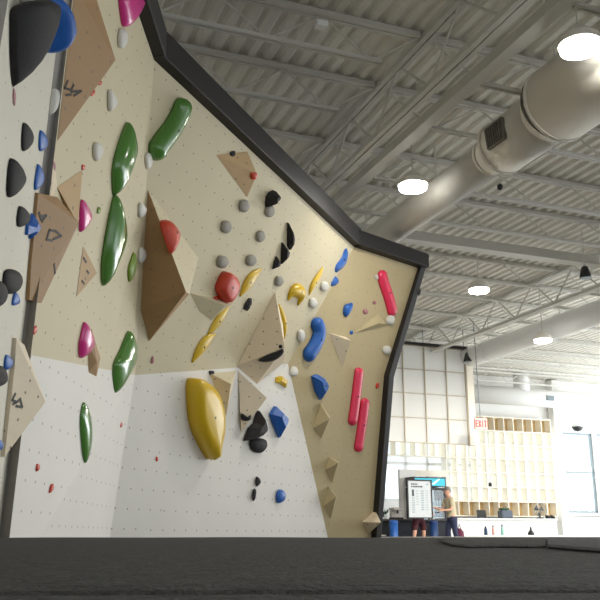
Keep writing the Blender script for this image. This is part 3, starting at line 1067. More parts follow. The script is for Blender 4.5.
for x in (xs[0], xs[2], xs[4]):
    MB().tube([B(D, x, z1 + .05), B(D, x, ZD - .02)], .008, 5).build('hanger', DARK, t)

# ---- shelving against the end wall
DS = 25.55


def shelving(px0, px1, ncol, z0, rows, rh, label, backs):
    e0, e1_ = back(px0, 470, DS)[0], back(px1, 470, DS)[0]
    t = thing('shelving_unit', B(DS + .2, (e0 + e1_) / 2, z0), label, 'shelving')
    cw = (e1_ - e0) / ncol
    th = .018
    for r in range(rows + 1):
        MB().gbox(DS, DS + .36, e0 - th, e1_ + th, z0 + r * rh - th, z0 + r * rh + th).build('shelf_board', WOOD, t)
    for i in range(ncol + 1):
        o = MB()
        for r in range(rows):
            o.gbox(DS + .003, DS + .357, e0 + i * cw - th, e0 + i * cw + th, z0 + r * rh + th, z0 + (r + 1) * rh - th)
        o.build('upright', WOOD, t)
    for r in backs:
        MB().gbox(DS + .358, DS + .37, e0, e1_, z0 + r * rh, z0 + (r + 1) * rh).build('back_panel', WOODB, t)
    return t, e0, cw


sh, se, scw = shelving(447, 554, 11, 1.05, 7, .485, 'tall birch cubby shelving with open backs in front of the windows', (0, 6))
shelving(386, 445.2, 6, 1.05 + 4 * .485, 3, .485, 'shorter run of birch cubbies high above the drinks fridge', ())
# ---- bench under the shelving and things on it
bz = back(520, 518.5, 25.0)[1]
b0, b1 = back(447, 520, 25.0)[0], back(556, 520, 25.0)[0]
t = thing('bench_counter', B(25.1, (b0 + b1) / 2, 0), 'long white counter under the birch shelving', 'counter')
MB().gbox(24.9, 25.5, b0, b1, bz - .05, bz).build('worktop', WALLW, t)
MB().gbox(24.97, 25.5, b0, b1, .0, bz - .052).build('front_panel', WALLW, t)
lb = thing('low_bench', B(24.3, 19, 0), 'low white bench running along the white counter', 'bench')
lz = back(520, 534.5, 24.3)[1] - .02
MB().gbox(24.05, 24.6, b0, b1 + 3, lz - .06, lz).build('seat_board', WALLW, lb)
for k in range(6):
    x = b0 + .3 + k * (b1 + 2.4 - b0) / 5
    MB().gbox(24.1, 24.55, x, x + .06, 0, lz - .062).build('leg', WALLW, lb)


def rest(px, D_):
    return back(px, 518, D_)[0]


def bottle(px, h, r, m, label, capm=DARK):
    P = B(24.3, rest(px, 24.3), lz + .002)
    o = thing('drink_bottle', P, label, 'bottle')
    MB().lathe(P, [(r, 0), (r, h * .68), (r * .6, h * .82)], UP, 14).build('body', m, o, smooth=True)
    MB().lathe(P + UP * h * .82, [(r * .55, 0), (r * .55, h * .18)], UP, 12).build('cap', capm, o)


bottle(485, .27, .055, mat('navy_bottle', (34, 62, 96), .35), 'navy bottle on the low bench')
bottle(492.5, .3, .04, mat('pink_bottle', (226, 170, 160), .4), 'pale pink bottle on the low bench')
bottle(501.5, .33, .045, mat('teal_bottle', (150, 205, 190), .35), 'pale teal bottle on the low bench')
P = B(24.3, rest(530, 24.3), lz + .002)
o = tag(MB().lathe(P, [(.1, 0), (.11, .05), (.07, .12), (.035, .16), (.03, .24), (.01, .27)], UP, 14).build('drawstring_pouch', DARK, smooth=True, org=P), 'small dark pouch with a peaked top on the low bench', 'pouch')
BT = bz + .002
P = B(25.15, rest(483, 25.15), BT)
o = thing('laptop', P, 'black laptop standing open on the white counter', 'laptop')
MB().gbox(25.02, 25.26, rest(483, 25.15) - .18, rest(483, 25.15) + .18, BT, BT + .02).build('keyboard_base', DARK, o)
q = rest(483, 25.15)
MB().hexa([B(25.2, q - .18, BT + .022), B(25.2, q + .18, BT + .022), B(25.22, q + .18, BT + .022), B(25.22, q - .18, BT + .022), B(25.27, q - .15, BT + .27), B(25.27, q + .2, BT + .27), B(25.29, q + .2, BT + .27), B(25.29, q - .15, BT + .27)]).build('screen', mat('black_glossy_screen', (22, 22, 24), .2), o)
q = rest(506, 25.15)
P = B(25.15, q, BT)
o = thing('storage_bag', P, 'dark grey bag with a green top on the white counter', 'bag')
MB().gbox(25.0, 25.3, q - .24, q + .2, BT, BT + .27).build('body', mat('slate_cloth', (92, 100, 112), .8), o, bevel=.05)
MB().gbox(25.03, 25.27, q - .22, q + .1, BT + .275, BT + .34).build('lid', mat('dark_green_cloth', (52, 78, 56), .8), o, bevel=.03)
MB().tube([B(25.15, q - .1, BT + .34), B(25.15, q - .03, BT + .42), B(25.15, q + .02, BT + .34)], .012, 6).build('handle', DARK, o)
q = rest(540, 25.15)
P = B(25.15, q, BT)
o = thing('desk_fan', P, 'round dark wire fan on the white counter', 'fan')
MB().lathe(P, [(.13, 0), (.12, .03), (.03, .05), (.025, .2)], UP, 16).build('base', DARK, o)
cg = MB()
C0 = P + UP * .27
for rr in (.24, .17, .09):
    cg.tube([C0 + (E2 * math.cos(a) + UP * math.sin(a)) * rr - E1 * .05 for a in [i * math.pi / 12 for i in range(25)]], .008, 5)
for i in range(12):
    a = i * math.pi / 6
    cg.tube([C0 - E1 * .06, C0 + (E2 * math.cos(a) + UP * math.sin(a)) * .24 - E1 * .05], .005, 4)
cg.build('cage', mat('fan_grey', (110, 112, 116), .4), o)
bl = MB()
for i in range(3):
    a = i * 2 * math.pi / 3
    d1, d2 = E2 * math.cos(a) + UP * math.sin(a), E2 * math.cos(a + .9) + UP * math.sin(a + .9)
    bl.hexa([C0 + d1 * .03, C0 + d1 * .2, C0 + d2 * .2 + E1 * .05, C0 + d2 * .03 + E1 * .03, C0 + d1 * .03 + E1 * .01, C0 + d1 * .2 + E1 * .01, C0 + d2 * .2 + E1 * .06, C0 + d2 * .03 + E1 * .04])
bl.build('blades', DARK, o)
q = rest(549, 25.15)
P = B(25.12, q, BT)
o = thing('gym_shoes', P, 'pair of black shoes at the end of the white counter', 'shoes')
for s in (-.09, .09):
    MB().lathe(P + E2 * s, [(.05, 0), (.075, .03), (.07, .09), (.05, .12)], UP, 12).build('shoe', DARK, o, smooth=True)
    MB().lathe(P + E2 * s - E1 * .11, [(.04, 0), (.06, .03), (.045, .07), (.02, .085)], UP, 12).build('toe_cap', DARK, o, smooth=True)
for cx, r in ((2, 1), (8, 2)):
    pass
# small black things standing in the cubbies
for px, py, lab_ in ((489.5, 479, 'small black speaker in a cubby above the laptop'), (545.5, 483, 'small black clip in the last cubby before the window')):
    bb, zz_ = back(px, py, DS + .1)
    row = 1.05 + int((zz_ - 1.05) / .485) * .485 + .02
    s_ = .07 if px < 500 else .035
    tag(MB().lathe(B(DS + .1, bb, row), [(s_, 0), (s_ * 1.05, s_), (s_ * .9, s_ * 1.8), (s_ * .4, s_ * 2)], UP, 12).build('speaker' if px < 500 else 'spring_clip', DARK, org=B(DS + .1, bb, row), smooth=True), lab_, 'gadget')
# ---- exit sign on its cable
t = thing('exit_sign', B(19, 0, 0) + E2 * back(481, 423, 19)[0] + UP * back(481, 429, 19)[1], 'lit red and white EXIT sign hanging on a thin cable', 'sign')
b0, z0 = back(475.5, 429, 19)
b1, z1 = back(487, 418.5, 19)
MB().gbox(19, 19.06, b0, b1, z0, z1).build('sign_box', mat('sign_face', (244, 176, 170), .5, emit=.2), t)
RED = mat('sign_red', (222, 42, 52), .5, emit=.25)
lw = (b1 - b0) / 4.4
for i, ch in enumerate('EXIT'):
    x = b0 + lw * (.28 + i)
    zb, zt = z0 + (z1 - z0) * .2, z1 - (z1 - z0) * .2
    w_ = lw * .72
    s = lw * .19
    g = MB()

    def st(xa, za, xb, zb_):
        p, q2 = B(18.99, xa, za), B(18.99, xb, zb_)
        dd = (q2 - p).normalized()
        ww = dd.cross(E1).normalized()
        g.bar(p, q2, ww * s / 2, E1 * .006)
    if ch == 'E':
        st(x, zb, x, zt)
        for z in (zb + s / 2, (zb + zt) / 2, zt - s / 2):
            st(x, z, x + w_, z)
    elif ch == 'X':
        st(x, zb, x + w_, zt)
        st(x, zt, x + w_, zb)
    elif ch == 'I':
        st(x + w_ / 2, zb, x + w_ / 2, zt)
    else:
        st(x + w_ / 2, zb, x + w_ / 2, zt)
        st(x, zt - s / 2, x + w_, zt - s / 2)
    g.build('letter', RED, t)
MB().tube([B(19.03, (b0 + b1) / 2, z1), B(19.03, (b0 + b1) / 2 - .05, ZD - .02)], .012, 5).build('cable', FRAMED, t)
# ---- dark ceiling speakers
for px, py, D_, lab_, s_ in ((585, 272, 12.2, 'black speaker hanging from the joists at the right edge', .11), (468, 357, 19.7, 'black speaker hanging beside the top of the grid screen', .13), (577.5, 427, 25.2, 'dark dome camera on the end wall over the window', .2)):
    bb, zz_ = back(px, py, D_)
    P = B(D_, bb, zz_)
    t = thing('ceiling_speaker' if D_ < 25 else 'dome_camera', P, lab_, 'speaker' if D_ < 25 else 'camera')
    if D_ < 25:
        MB().lathe(P, [(s_, -s_), (s_ * .95, -s_ * .6), (s_ * .55, s_ * .8), (s_ * .3, s_)], UP, 18).build('body', DARK, t, smooth=True)
        MB().lathe(P - UP * s_, [(s_ * .85, -.01), (s_ * .9, 0)], UP, 18).build('grille', FRAMED, t)
        MB().tube([P + UP * s_, V(P.x, P.y, ZD - .02)], .012, 5).build('stem', STEEL, t)
    else:
        MB().lathe(P, [(.02, -.17), (.14, -.13), (.2, -.03), (.21, 0)], UP, 18).build('dome', DARK, t, smooth=True)
        MB().lathe(P, [(.22, .002), (.22, .06)], UP, 18).build('mount', FRAMEW, t)
        MB().bar(P + UP * .09, P + UP * .09 + E1 * .75, E2 * .03, UP * .025).build('bracket', FRAMEW, t)
P = Pz(321, 25, 5.42)
tag(MB().bar(P - E2 * .06, P + E2 * .06, E1 * .05, UP * .03).build('emergency_light', FRAMEW, org=P), 'small white box light fixed to a roof joist', 'light')
P = Pz(500, 187, 5.44)
tag(MB().lathe(P, [(.01, -.05), (.04, -.03), (.045, .02), (.02, .05)], UP, 12).build('sensor', DARK, org=P, smooth=True), 'tiny dark sensor on a roof joist right of the tapered duct', 'sensor')

# ---- counter, kiosk, fridge
DK = 22.6
b0, b1 = back(377, 520, DK)[0], back(447, 520, DK)[0]
zc = back(410, 519.2, DK)[1]
NAVY = mat('navy_front', (28, 34, 46), .6)
t = thing('service_counter', B(DK, (b0 + b1) / 2, 0), 'long dark navy service counter behind the two people', 'counter')
MB().gbox(DK - .1, DK + .6, b0 - 2.2, b1, zc - .04, zc).build('worktop', mat('dark_worktop', (70, 62, 60), .4), t)
MB().gbox(DK, DK + .55, b0 + .35, b1 - .02, 0.02, zc - .042).build('front_panel', NAVY, t)
MB().gbox(DK, DK + .55, b0 - 2.2, b0 - 2.1, 0.02, zc - .042).build('side_panel', NAVY, t)
MB().gbox(DK + .1, DK + .5, b0 - 2.1, b0 + .34, .4, .44).build('shelf_board', WOOD, t)
BLUE = mat('blue_drum', (38, 92, 168), .45)
for px, lab_ in ((393.5, 'blue upright bin at the open end of the navy counter'), (433.5, 'dark blue upright bin between the person in shorts and the man in the cap')):
    P = B(DK - .38, back(px, 520, DK - .38)[0], 0)
    o = thing('upright_bin', P, lab_, 'bin')
    mm = BLUE if px < 400 else mat('dark_blue_drum', (30, 62, 112), .45)
    MB().lathe(P, [(.1, 0), (.115, .1), (.12, zc - .12)], UP, 18).build('body', mm, o, smooth=True)
    MB().lathe(P + UP * (zc - .118), [(.128, 0), (.128, .05), (.09, .08)], UP, 18).build('lid', mm, o)
# on the counter
q = back(380, 510, DK + .2)[0]
P = B(DK + .2, q, zc + .002)
o = thing('till_screen', P, 'small black till screen on the counter by the wall edge', 'screen')
MB().lathe(P, [(.07, 0), (.07, .015), (.02, .03), (.02, .08)], UP, 12).build('stand', DARK, o)
MB().gbox(DK + .13, DK + .17, q - .1, q + .1, zc + .06, zc + .22).build('display', DARK, o, bevel=.01)
q = back(386, 510, DK + .3)[0]
P = B(DK + .35, q, zc + .002)
o = thing('potted_plant', P, 'small green potted plant on the counter', 'plant')
MB().lathe(P, [(.05, 0), (.07, .12)], UP, 12).build('pot', FRAMEW, o)
lf = MB()
for i in range(16):
    a = i * 2.4
    dd = E2 * math.cos(a) * .11 + E1 * math.sin(a) * .11
    lf.poly([P + UP * .12, P + UP * .2 + dd * .6 + E2 * .02, P + UP * (.22 + .05 * (i % 3)) + dd, P + UP * .18 + dd * .6 - E2 * .02])
lf.build('leaves', mat('leaf_green', (58, 104, 78), .6), o)
q = back(396, 510, DK + .25)[0]
P = B(DK + .25, q, zc + .002)
o = thing('coffee_machine', P, 'pale grey coffee machine on the counter', 'coffee machine')
CG = mat('machine_grey', (206, 200, 194), .4)
MB().gbox(DK + .1, DK + .4, q - .16, q + .16, zc + .002, zc + .05).build('drip_tray', DARK, o)
MB().gbox(DK + .25, DK + .4, q - .15, q + .15, zc + .052, zc + .25).build('body', CG, o, bevel=.015)
MB().gbox(DK + .08, DK + .4, q - .16, q + .16, zc + .252, zc + .33).build('head', CG, o, bevel=.015)
MB().lathe(B(DK + .15, q, zc + .16), [(.03, 0), (.03, .09)], UP, 10).build('spout', DARK, o)
# white partition with its pale lintel
PK = 23.9
b0, b1, bm_ = back(399.5, 500, PK)[0], back(415, 500, PK)[0], back(447, 500, PK)[0]
zt = back(420, 470, PK)[1]
t = thing('kiosk_partition', B(PK, b0, 0), 'white partition with a pale wooden lintel framing the drinks fridge', 'partition')
MB().gbox(PK - .05, PK + .05, b0, b1, 0, zt).build('side_panel', WALLW, t)
MB().gbox(PK - .05, PK + .05, b1 + .002, bm_, back(430, 476.5, PK)[1], zt).build('lintel', WOOD, t)
MB().gbox(PK - .05, PK + .05, bm_ - .03, bm_ + .03, 0, back(430, 476.5, PK)[1] - .002).build('post', WALLW, t)
# fridge
DF = 23.35
b0, b1 = back(414, 500, DF)[0], back(446.3, 500, DF)[0]
zf, zh0, zh1 = back(430, 487.5, DF)[1], back(430, 486.8, DF)[1], back(430, 477, DF)[1]
t = thing('drinks_fridge', B(DF + .3, (b0 + b1) / 2, 0), 'tall black drinks fridge with glass doors and a glowing teal header', 'fridge')
bd = (b0 + b1) / 2
cb = MB()
cb.gbox(DF + .06, DF + .7, b0, b0 + .04, 0, zf).gbox(DF + .06, DF + .7, b1 - .04, b1, 0, zf).gbox(DF + .06, DF + .7, b0 + .04, b1 - .04, 0, .2).gbox(DF + .06, DF + .7, b0 + .04, b1 - .04, zf - .04, zf)
cb.build('cabinet', DARK, t)
MB().gbox(DF + .66, DF + .7, b0 + .04, b1 - .04, .2, zf - .04).build('lit_back', mat('fridge_light', (222, 236, 244), .5, emit=.55), t)
for k in range(2):
    x0, x1 = (b0, bd - .005) if k == 0 else (bd + .005, b1)
    dr = MB()
    dr.gbox(DF, DF + .05, x0, x0 + .06, .2, zf).gbox(DF, DF + .05, x1 - .06, x1, .2, zf).gbox(DF, DF + .05, x0 + .06, x1 - .06, .2, .26).gbox(DF, DF + .05, x0 + .06, x1 - .06, zf - .07, zf)
    dd = dr.build('door', DARK, t)
    MB().gbox(DF + .02, DF + .026, x0 + .06, x1 - .06, .26, zf - .07).build('pane', GLASS, dd)
    xh = x1 - .03 if k == 0 else x0 + .03
    MB().bar(B(DF - .03, xh, .8), B(DF - .03, xh, 1.3), E2 * .012, E1 * .012).build('handle', STEEL, dd)
SHZ = [.22, .58, .93, 1.27]
for z in SHZ:
    MB().gbox(DF + .12, DF + .64, b0 + .045, b1 - .045, z, z + .015).build('shelf', FRAMEW, t)
hd = MB().gbox(DF, DF + .68, b0, b1, zh0 + .015, zh1).build('header', DARK, t)
TEAL = mat('teal_lit_sign', (52, 186, 208), .4, emit=.4)
MB().gbox(DF - .012, DF - .002, b0 + .05, b1 - .03, zh0 + .03, zh1 - .04).build('sign_face', TEAL, hd)
mk = MB()
q = b0 + (b1 - b0) * .7
zc2 = (zh0 + zh1) / 2
mk.hexa([B(DF - .018, q - .18, zc2 - .07), B(DF - .018, q - .06, zc2 - .07), B(DF - .013, q - .06, zc2 - .07), B(DF - .013, q - .18, zc2 - .07), B(DF - .018, q + .08, zc2 + .09), B(DF - .018, q + .14, zc2 + .09), B(DF - .013, q + .14, zc2 + .09), B(DF - .013, q + .08, zc2 + .09)])
mk.build('sign_streak', mat('white_lit_streak', (226, 250, 250), .4, emit=.7), hd)
WB = mat('clear_bottle', (170, 196, 212), .25)
kinds_ = ((WB, 'clear water bottle on a fridge shelf', 'water bottles in the fridge'), (mat('blue_bottle', (96, 134, 176), .3), 'blue sports drink on a fridge shelf', 'sports drinks in the fridge'))
for k, (mm, lb_, gp) in enumerate(kinds_):
    proto = None
    for z in SHZ[1 if k == 0 else 0:]:
        for i in range(5):
            if (SHZ.index(z) % 2 == 0) != (k == 1):
                continue
            x = bd + .1 + i * .095
            P = B(DF + .25, x, z + .017)
            if proto is None:
                proto = thing('fridge_bottle', P, lb_, 'bottle', gp)
                MB().lathe(P, [(.034, 0), (.036, .13), (.016, .19)], UP, 10).build('body', mm, proto, smooth=True)
                MB().lathe(P + UP * .192, [(.018, 0), (.018, .025)], UP, 8).build('cap', DARK, proto)
            else:
                copy_tree(proto, P - proto.location)

# ---- mats
MATM = mat('charcoal_mat_carpet', (92, 91, 89), .95, var=.6, scale=75, bump=1, bscale=220, spec=.15)
MATD = mat('dark_mat_vinyl', (44, 45, 49), .8, var=.3, scale=170, bump=.6, bscale=240, spec=.2)


def mz(x, y):
    crest = .434 - .012 * max(0, (2.6 - y) / 2.1) ** 1.5 - .034 * min(1, max(0, (y - 3.2) / 4)) ** 1
    return crest + .0014 * math.sin(2.1 * x + .7 * y) * min(1, y / 2) + .0006 * math.sin(9 * x + 3 * y)


def mat_slab(name, xs_, ys_, zf_, z0, m, label, clip=None):
    mb = MB()
    nx, ny = len(xs_), len(ys_)
    vs = [V(x, y, zf_(x, y)) for y in ys_ for x in xs_] + [V(x, y, z0(x, y) if callable(z0) else z0) for y in ys_ for x in xs_]
    o = nx * ny
    fs = []
    for j in range(ny - 1):
        for i in range(nx - 1):
            a = j * nx + i
            fs.append((a, a + 1, a + nx + 1, a + nx))
            fs.append((o + a, o + a + nx, o + a + nx + 1, o + a + 1))
    for i in range(nx - 1):
        fs.append((i, o + i, o + i + 1, i + 1))
        a = (ny - 1) * nx + i
        fs.append((a, a + 1, o + a + 1, o + a))
    for j in range(ny - 1):
        a = j * nx
        fs.append((a, a + nx, o + a + nx, o + a))
        a = j * nx + nx - 1
        fs.append((a, o + a, o + a + nx, a + nx))
    mb.add(vs, fs)
    ob = mb.build(name, m, smooth=False)
    return tag(ob, label, 'crash mat')


def lins(a, b, n):
    return [a + (b - a) * i / n for i in range(n + 1)]


SEAMY = Pz(300, 591, .421).y
ys = [SEAMY + .007, SEAMY + .012, SEAMY + .03] + lins(SEAMY + .06, 3.4, 26) + lins(3.6, 8, 12) + lins(9, 19.2, 8)


def mz_edge(x, y):
    return mz(x, y) - .007 * max(0, 1 - (y - SEAMY) / .02) ** 2


def xl(y):
    return -1.0


xs_ = lins(-1.15, 5.5, 60)
# the main mat is fitted to the foot of the wall: x limits follow it
mbm = mat_slab('crash_mat', lins(0, 1, 90), ys, lambda x, y: .4, .02, MATM, 'big charcoal carpeted crash mat spreading in front of the climbing wall')


def foot(y):                     # where the foot of the climbing wall lies at the depth y
    pts = [V(A4d.x + .06, -2, 0)] + [p + V(.03, 0, 0) for p in (A4d, A3d, A2d, S0f)] + MATFOOT
    for p, q in zip(pts[:-1], pts[1:]):
        if p.y <= y <= q.y:
            t = (y - p.y) / (q.y - p.y)
            return p.x + (q.x - p.x) * t
    return DR.x - (y - DR.y) * .3


for v in mbm.data.vertices:
    f_, y = v.co.x, v.co.y
    x0, x1 = foot(y) + .03, 12.5
    # finer spacing near the camera axis
    x = x0 + (x1 - x0) * f_ ** 1.5
    v.co.x = x
    if v.co.z > .1:
        v.co.z = mz_edge(x, y)
ys2 = lins(-1.2, SEAMY - .06, 8) + [SEAMY - .03, SEAMY - .012, SEAMY - .006]
mat_slab('crash_mat', lins(-1.05, 3.2, 60), ys2, lambda x, y: .4215 + .001 * math.sin(5 * x) - .008 * max(0, 1 - (SEAMY - y) / .02) ** 2, .02, MATM, 'charcoal mat along the bottom edge of the picture in front of the dark seam')


def flap(pxs, m, label, th):
    # a loose cover lying over the main mat: outline by its near edge, running back from it
    mb = MB()
    near = []
    for px, py in pxs:               # where the sight line meets the mat
        r, t_ = ray(px, py), .5
        while t_ < 6 and (CAM + r * t_).z > mz((CAM + r * t_).x, (CAM + r * t_).y) + .001:
            t_ += .002
        near.append(CAM + r * t_)
    n = len(near)
    rows = []
    for t in (0, .02, .2, .5, 1):
        rows.append([V(p.x + (p.x / p.y) * t * 1.1, p.y + t * 1.1, 0) for p in near])
    vs = []
    for k, r in enumerate(rows):
        for p in r:
            vs.append(V(p.x, p.y, mz(p.x, p.y) + (th * .5 if k == 0 else th)))
    for r in rows:
        for p in r:
            vs.append(V(p.x, p.y, mz(p.x, p.y) + .0008))
    o = len(rows) * n
    fs = []
    for k in range(len(rows) - 1):
        for i in range(n - 1):
            a = k * n + i
            fs += [(a, a + 1, a + n + 1, a + n), (o + a, o + a + n, o + a + n + 1, o + a + 1)]
    for i in range(n - 1):
        fs.append((i, o + i, o + i + 1, i + 1))
    for k in range(len(rows) - 1):
        a = k * n
        fs.append((a, a + n, o + a + n, o + a))
        a = k * n + n - 1
        fs.append((a, o + a, o + a + n, a + n))
    mb.add(vs, fs)
    return tag(mb.build('seam_cover', m, smooth=False), label, 'mat cover')


flap([(442, 543), (452, 546), (470, 547.5), (500, 547), (530, 547.5), (546, 547)], MATM, 'charcoal cover strip lying over the mats', .004)
flap([(548, 548), (560, 549), (580, 551), (605, 552.5), (640, 555)], MATD, 'darker cover strip at the right edge of the mats', .005)

# ------------------------------------------------------------------ people
SKIN = mat('skin', (212, 164, 140), .55)
HAIR = mat('grey_brown_hair', (92, 84, 78), .7)


def skin_mesh(name, chains, m, parent, sub=2, root=0):
    """chains: lists of (point, radius); chains that start on an existing point join there"""
    pts, rad, edges = [], [], []

    def idx(p, r):
        for i, q in enumerate(pts):
            if (q - p).length < 1e-4:
                return i
        pts.append(p)
        rad.append(r)
        return len(pts) - 1
    for ch in chains:
        ids = [idx(Vector(p), r) for p, r in ch]
        edges += [(a, b) for a, b in zip(ids[:-1], ids[1:])]
    me = bpy.data.meshes.new(name)
    me.from_pydata(pts, edges, [])
    o = bpy.data.objects.new(name, me)
    COL.objects.link(o)
    o.modifiers.new('Skin', 'SKIN')
    if not me.skin_vertices:
        bm = bmesh.new()
        bm.from_mesh(me)
        bm.verts.layers.skin.verify()
        bm.to_mesh(me)
        bm.free()
    for i, sv in enumerate(me.skin_vertices[0].data):
        r = rad[i]
        sv.radius = r if isinstance(r, tuple) else (r, r)
        sv.use_root = (i == root)
    s = o.modifiers.new('Sub', 'SUBSURF')
    s.levels = s.render_levels = sub
    me.materials.append(m)
    o.parent = parent
    for p in me.polygons:
        p.use_smooth = True
    o.modifiers['Skin'].use_smooth_shade = True
    return o


def add_part(mb, name, m, parent, smooth=True):
    o = mb.build(name, m, None, smooth=smooth, org=Vector((0, 0, 0)))
    o.parent = parent
    return o


def person(P, ang, label, hgt, pose, top, bottom, shorts=False, cap=False, hairm=HAIR):
    """built in a frame with +y forward, +x to the figure's right hand, then turned and set down"""
    t = thing('person', P, label, 'person')
    t.rotation_euler = (0, 0, ang)
    k = hgt / 1.75
    q = lambda x, y, z: V(x, y, z) * k
    hip, knee, ank = .94, .50, .085
    ch = [[(q(0, 0, .96), .12 * k), (q(0, 0.005, 1.12), .115 * k), (q(0, pose['lean'] * .5, 1.3), .135 * k), (q(0, pose['lean'], 1.43), .11 * k), (q(0, pose['lean'] + .01, 1.5), .055 * k), (q(0, pose['lean'] + .025, 1.58), .055 * k)]]
    neck = q(0, pose['lean'], 1.43)
    body = list(ch)
    hands = {}
    wd = pose.get('wide', 0)
    for s in (-1, 1):
        st = pose['step'] * s
        leg = [(q(0, 0, .96), .12 * k), (q(.09 * s, .0, .9), .09 * k), (q((.1 + wd * .4) * s, .02 + st * .4, .72), .078 * k), (q((.1 + wd * .7) * s, .03 + st * .8, .5), .058 * k), (q((.1 + wd * .85) * s, st - .02, .34), .056 * k), (q((.1 + wd) * s, st - .03, .1), .036 * k), (q((.105 + wd) * s, st + .02, .045), .038 * k), (q((.115 + wd) * s, st + .13, .035), .033 * k)]
        body.append(leg)
        sh, el, wr = (Vector(v) * k for v in pose['arm'][s])
        body.append([(neck, .11 * k), (sh * .6 + neck * .4, .075 * k), (sh, .058 * k), (el, .042 * k), (wr, .028 * k)])
        d = (wr - el).normalized()
        side = V(s, 0, 0)
        side = (side - d * side.dot(d)).normalized()
        nrm = side.cross(d)
        palm = wr + d * .07 * k
        body.append([(wr, .028 * k), (wr + d * .04 * k, .03 * k), (palm, .032 * k)])
        for f in range(4):
            off = side * (f - 1.5) * .02 * k
            ln = (.068, .08, .076, .058)[f] * k
            b0 = palm + off + d * .012 * k
            curl = nrm * -.35 * s * .0 + V(0, 0, -.3)
            body.append([(palm, .032 * k), (b0, .0095 * k), (b0 + (d * .9 + curl * .3) * ln * .55, .0088 * k), (b0 + (d * .75 + curl) * ln, .0075 * k)])
        th0 = wr + d * .035 * k - side * s * 0 + V(0, 0, .0)
        body.append([(wr + d * .04 * k, .03 * k), (wr + d * .055 * k - side * .035 * k, .011 * k), (wr + d * .09 * k - side * .045 * k, .0095 * k)])
        hands[s] = palm
    skin_mesh('body', body, SKIN, t, sub=1)
    # head: an ovoid with brow, nose, chin and ears in one surface
    hc = q(0, pose['lean'] + .045, 1.645)
    hd = bmesh.new()
    bmesh.ops.create_uvsphere(hd, u_segments=28, v_segments=20, radius=1)
    for v in hd.verts:
        x, y, z = v.co
        w = .076 * (1 - .22 * max(0, -z) ** 1.5)
        f = y
        yy = f * .098
        if f > .55:
            if abs(x) < .16 and -.28 < z < .12:
                yy += .022 * (1 - abs(x) / .16) * (1 - abs(z + .15) / .3)
            if abs(abs(x) - .36) < .16 and 0 < z < .2:
                yy -= .008
            if abs(x) < .3 and -.55 < z < -.42:
                yy -= .005
        if abs(x) > .93 and -.25 < z < .25:
            x *= 1.16
        v.co = V(x * w, yy, z * .118) * k + hc
    me = bpy.data.meshes.new('head')
    hd.to_mesh(me)
    hd.free()
    me.materials.append(SKIN)
    for p in me.polygons:
        p.use_smooth = True
    ho = bpy.data.objects.new('head', me)
    COL.objects.link(ho)
    ho.parent = t
    ey = MB()
    for s in (-1, 1):
        ey.lathe(hc + q(.03 * s, .084, .012), [(.011 * k, 0), (.008 * k, .006 * k), (.002, .009 * k)], V(0, 1, 0), 10)
    e = add_part(ey, 'eyes', DARK, None)
    e.parent = ho
    mo = MB().bar(hc + q(-.022, .088, -.06), hc + q(.022, .088, -.06), V(0, .004, 0), V(0, 0, .004))
    mo_ = add_part(mo, 'mouth', mat('lips', (170, 100, 92), .5), None)
    mo_.parent = ho
    # hair: shell over the back and crown
    hr = bmesh.new()
    bmesh.ops.create_uvsphere(hr, u_segments=24, v_segments=16, radius=1)
    bmesh.ops.delete(hr, geom=[v for v in hr.verts if v.co.z < -.35 or (v.co.y > .35 and v.co.z < .45)], context='VERTS')
    for v in hr.verts:
        v.co = V(v.co.x * .083, v.co.y * .105 - .004, v.co.z * .125) * k + hc
    me = bpy.data.meshes.new('hair')
    hr.to_mesh(me)
    hr.free()
    me.materials.append(hairm)
    h_ = bpy.data.objects.new('hair', me)
    COL.objects.link(h_)
    h_.parent = t
    if cap:
        cb_ = MB()
        cb_.lathe(hc + q(0, 0, .03), [(.092 * k, 0), (.094 * k, .035 * k), (.08 * k, .075 * k), (.05 * k, .1 * k), (.01 * k, .108 * k)], UP, 20)
        c_ = add_part(cb_, 'cap', mat('grey_cap', (128, 122, 118), .8), t)
        bb = MB()
        n = 9
        ring = [hc + q(.085 * math.cos(a), .085 * math.sin(a), .034) for a in [math.pi * (.15 + .7 * i / n) for i in range(n + 1)]]
        outr = [hc + q(.07 * math.cos(a), .085 + .1 * math.sin(a), .018) for a in [math.pi * i / n for i in range(n + 1)]]
        for i in range(n):
            bb.hexa([ring[i] - UP * .006, outr[i] - UP * .006, outr[i + 1] - UP * .006, ring[i + 1] - UP * .006, ring[i], outr[i], outr[i + 1], ring[i + 1]])
        br = add_part(bb, 'brim', mat('grey_cap', (128, 122, 118), .8), None)
        br.parent = c_
    # clothes
    ts = [[(q(0, 0, .86), .165 * k), (q(0, 0.0, 1.0), .15 * k), (q(0, .01, 1.14), .145 * k), (q(0, pose['lean'] * .5, 1.3), .16 * k), (q(0, pose['lean'], 1.43), .115 * k), (q(0, pose['lean'] + .005, 1.47), .075 * k)]]
    for s in (-1, 1):
        sh, el, wr = (Vector(v) * k for v in pose['arm'][s])
        ts.append([(neck, .115 * k), (sh * .6 + neck * .4, .09 * k), (sh, .078 * k), (sh.lerp(el, .72), .068 * k)])
    skin_mesh('t_shirt', ts, top, t, sub=2)
    tr = [[(q(0, 0, 1.0), .14 * k), (q(0, 0, .93), .14 * k)]]
    for s in (-1, 1):
        st = pose['step'] * s
        L_ = [(q(0, 0, .93), .14 * k), (q(.095 * s, .0, .84), .112 * k), (q((.105 + wd * .45) * s, .02 + st * .4, .7), .1 * k), (q((.11 + wd * .7) * s, .03 + st * .8, .54), .098 * k)]
        if not shorts:
            L_ = L_[:3] + [(q(.1 * s, .03 + st * .8, .5), .08 * k), (q(.1 * s, st - .02, .3), .075 * k), (q(.1 * s, st - .025, .09), .066 * k)]
        tr.append(L_)
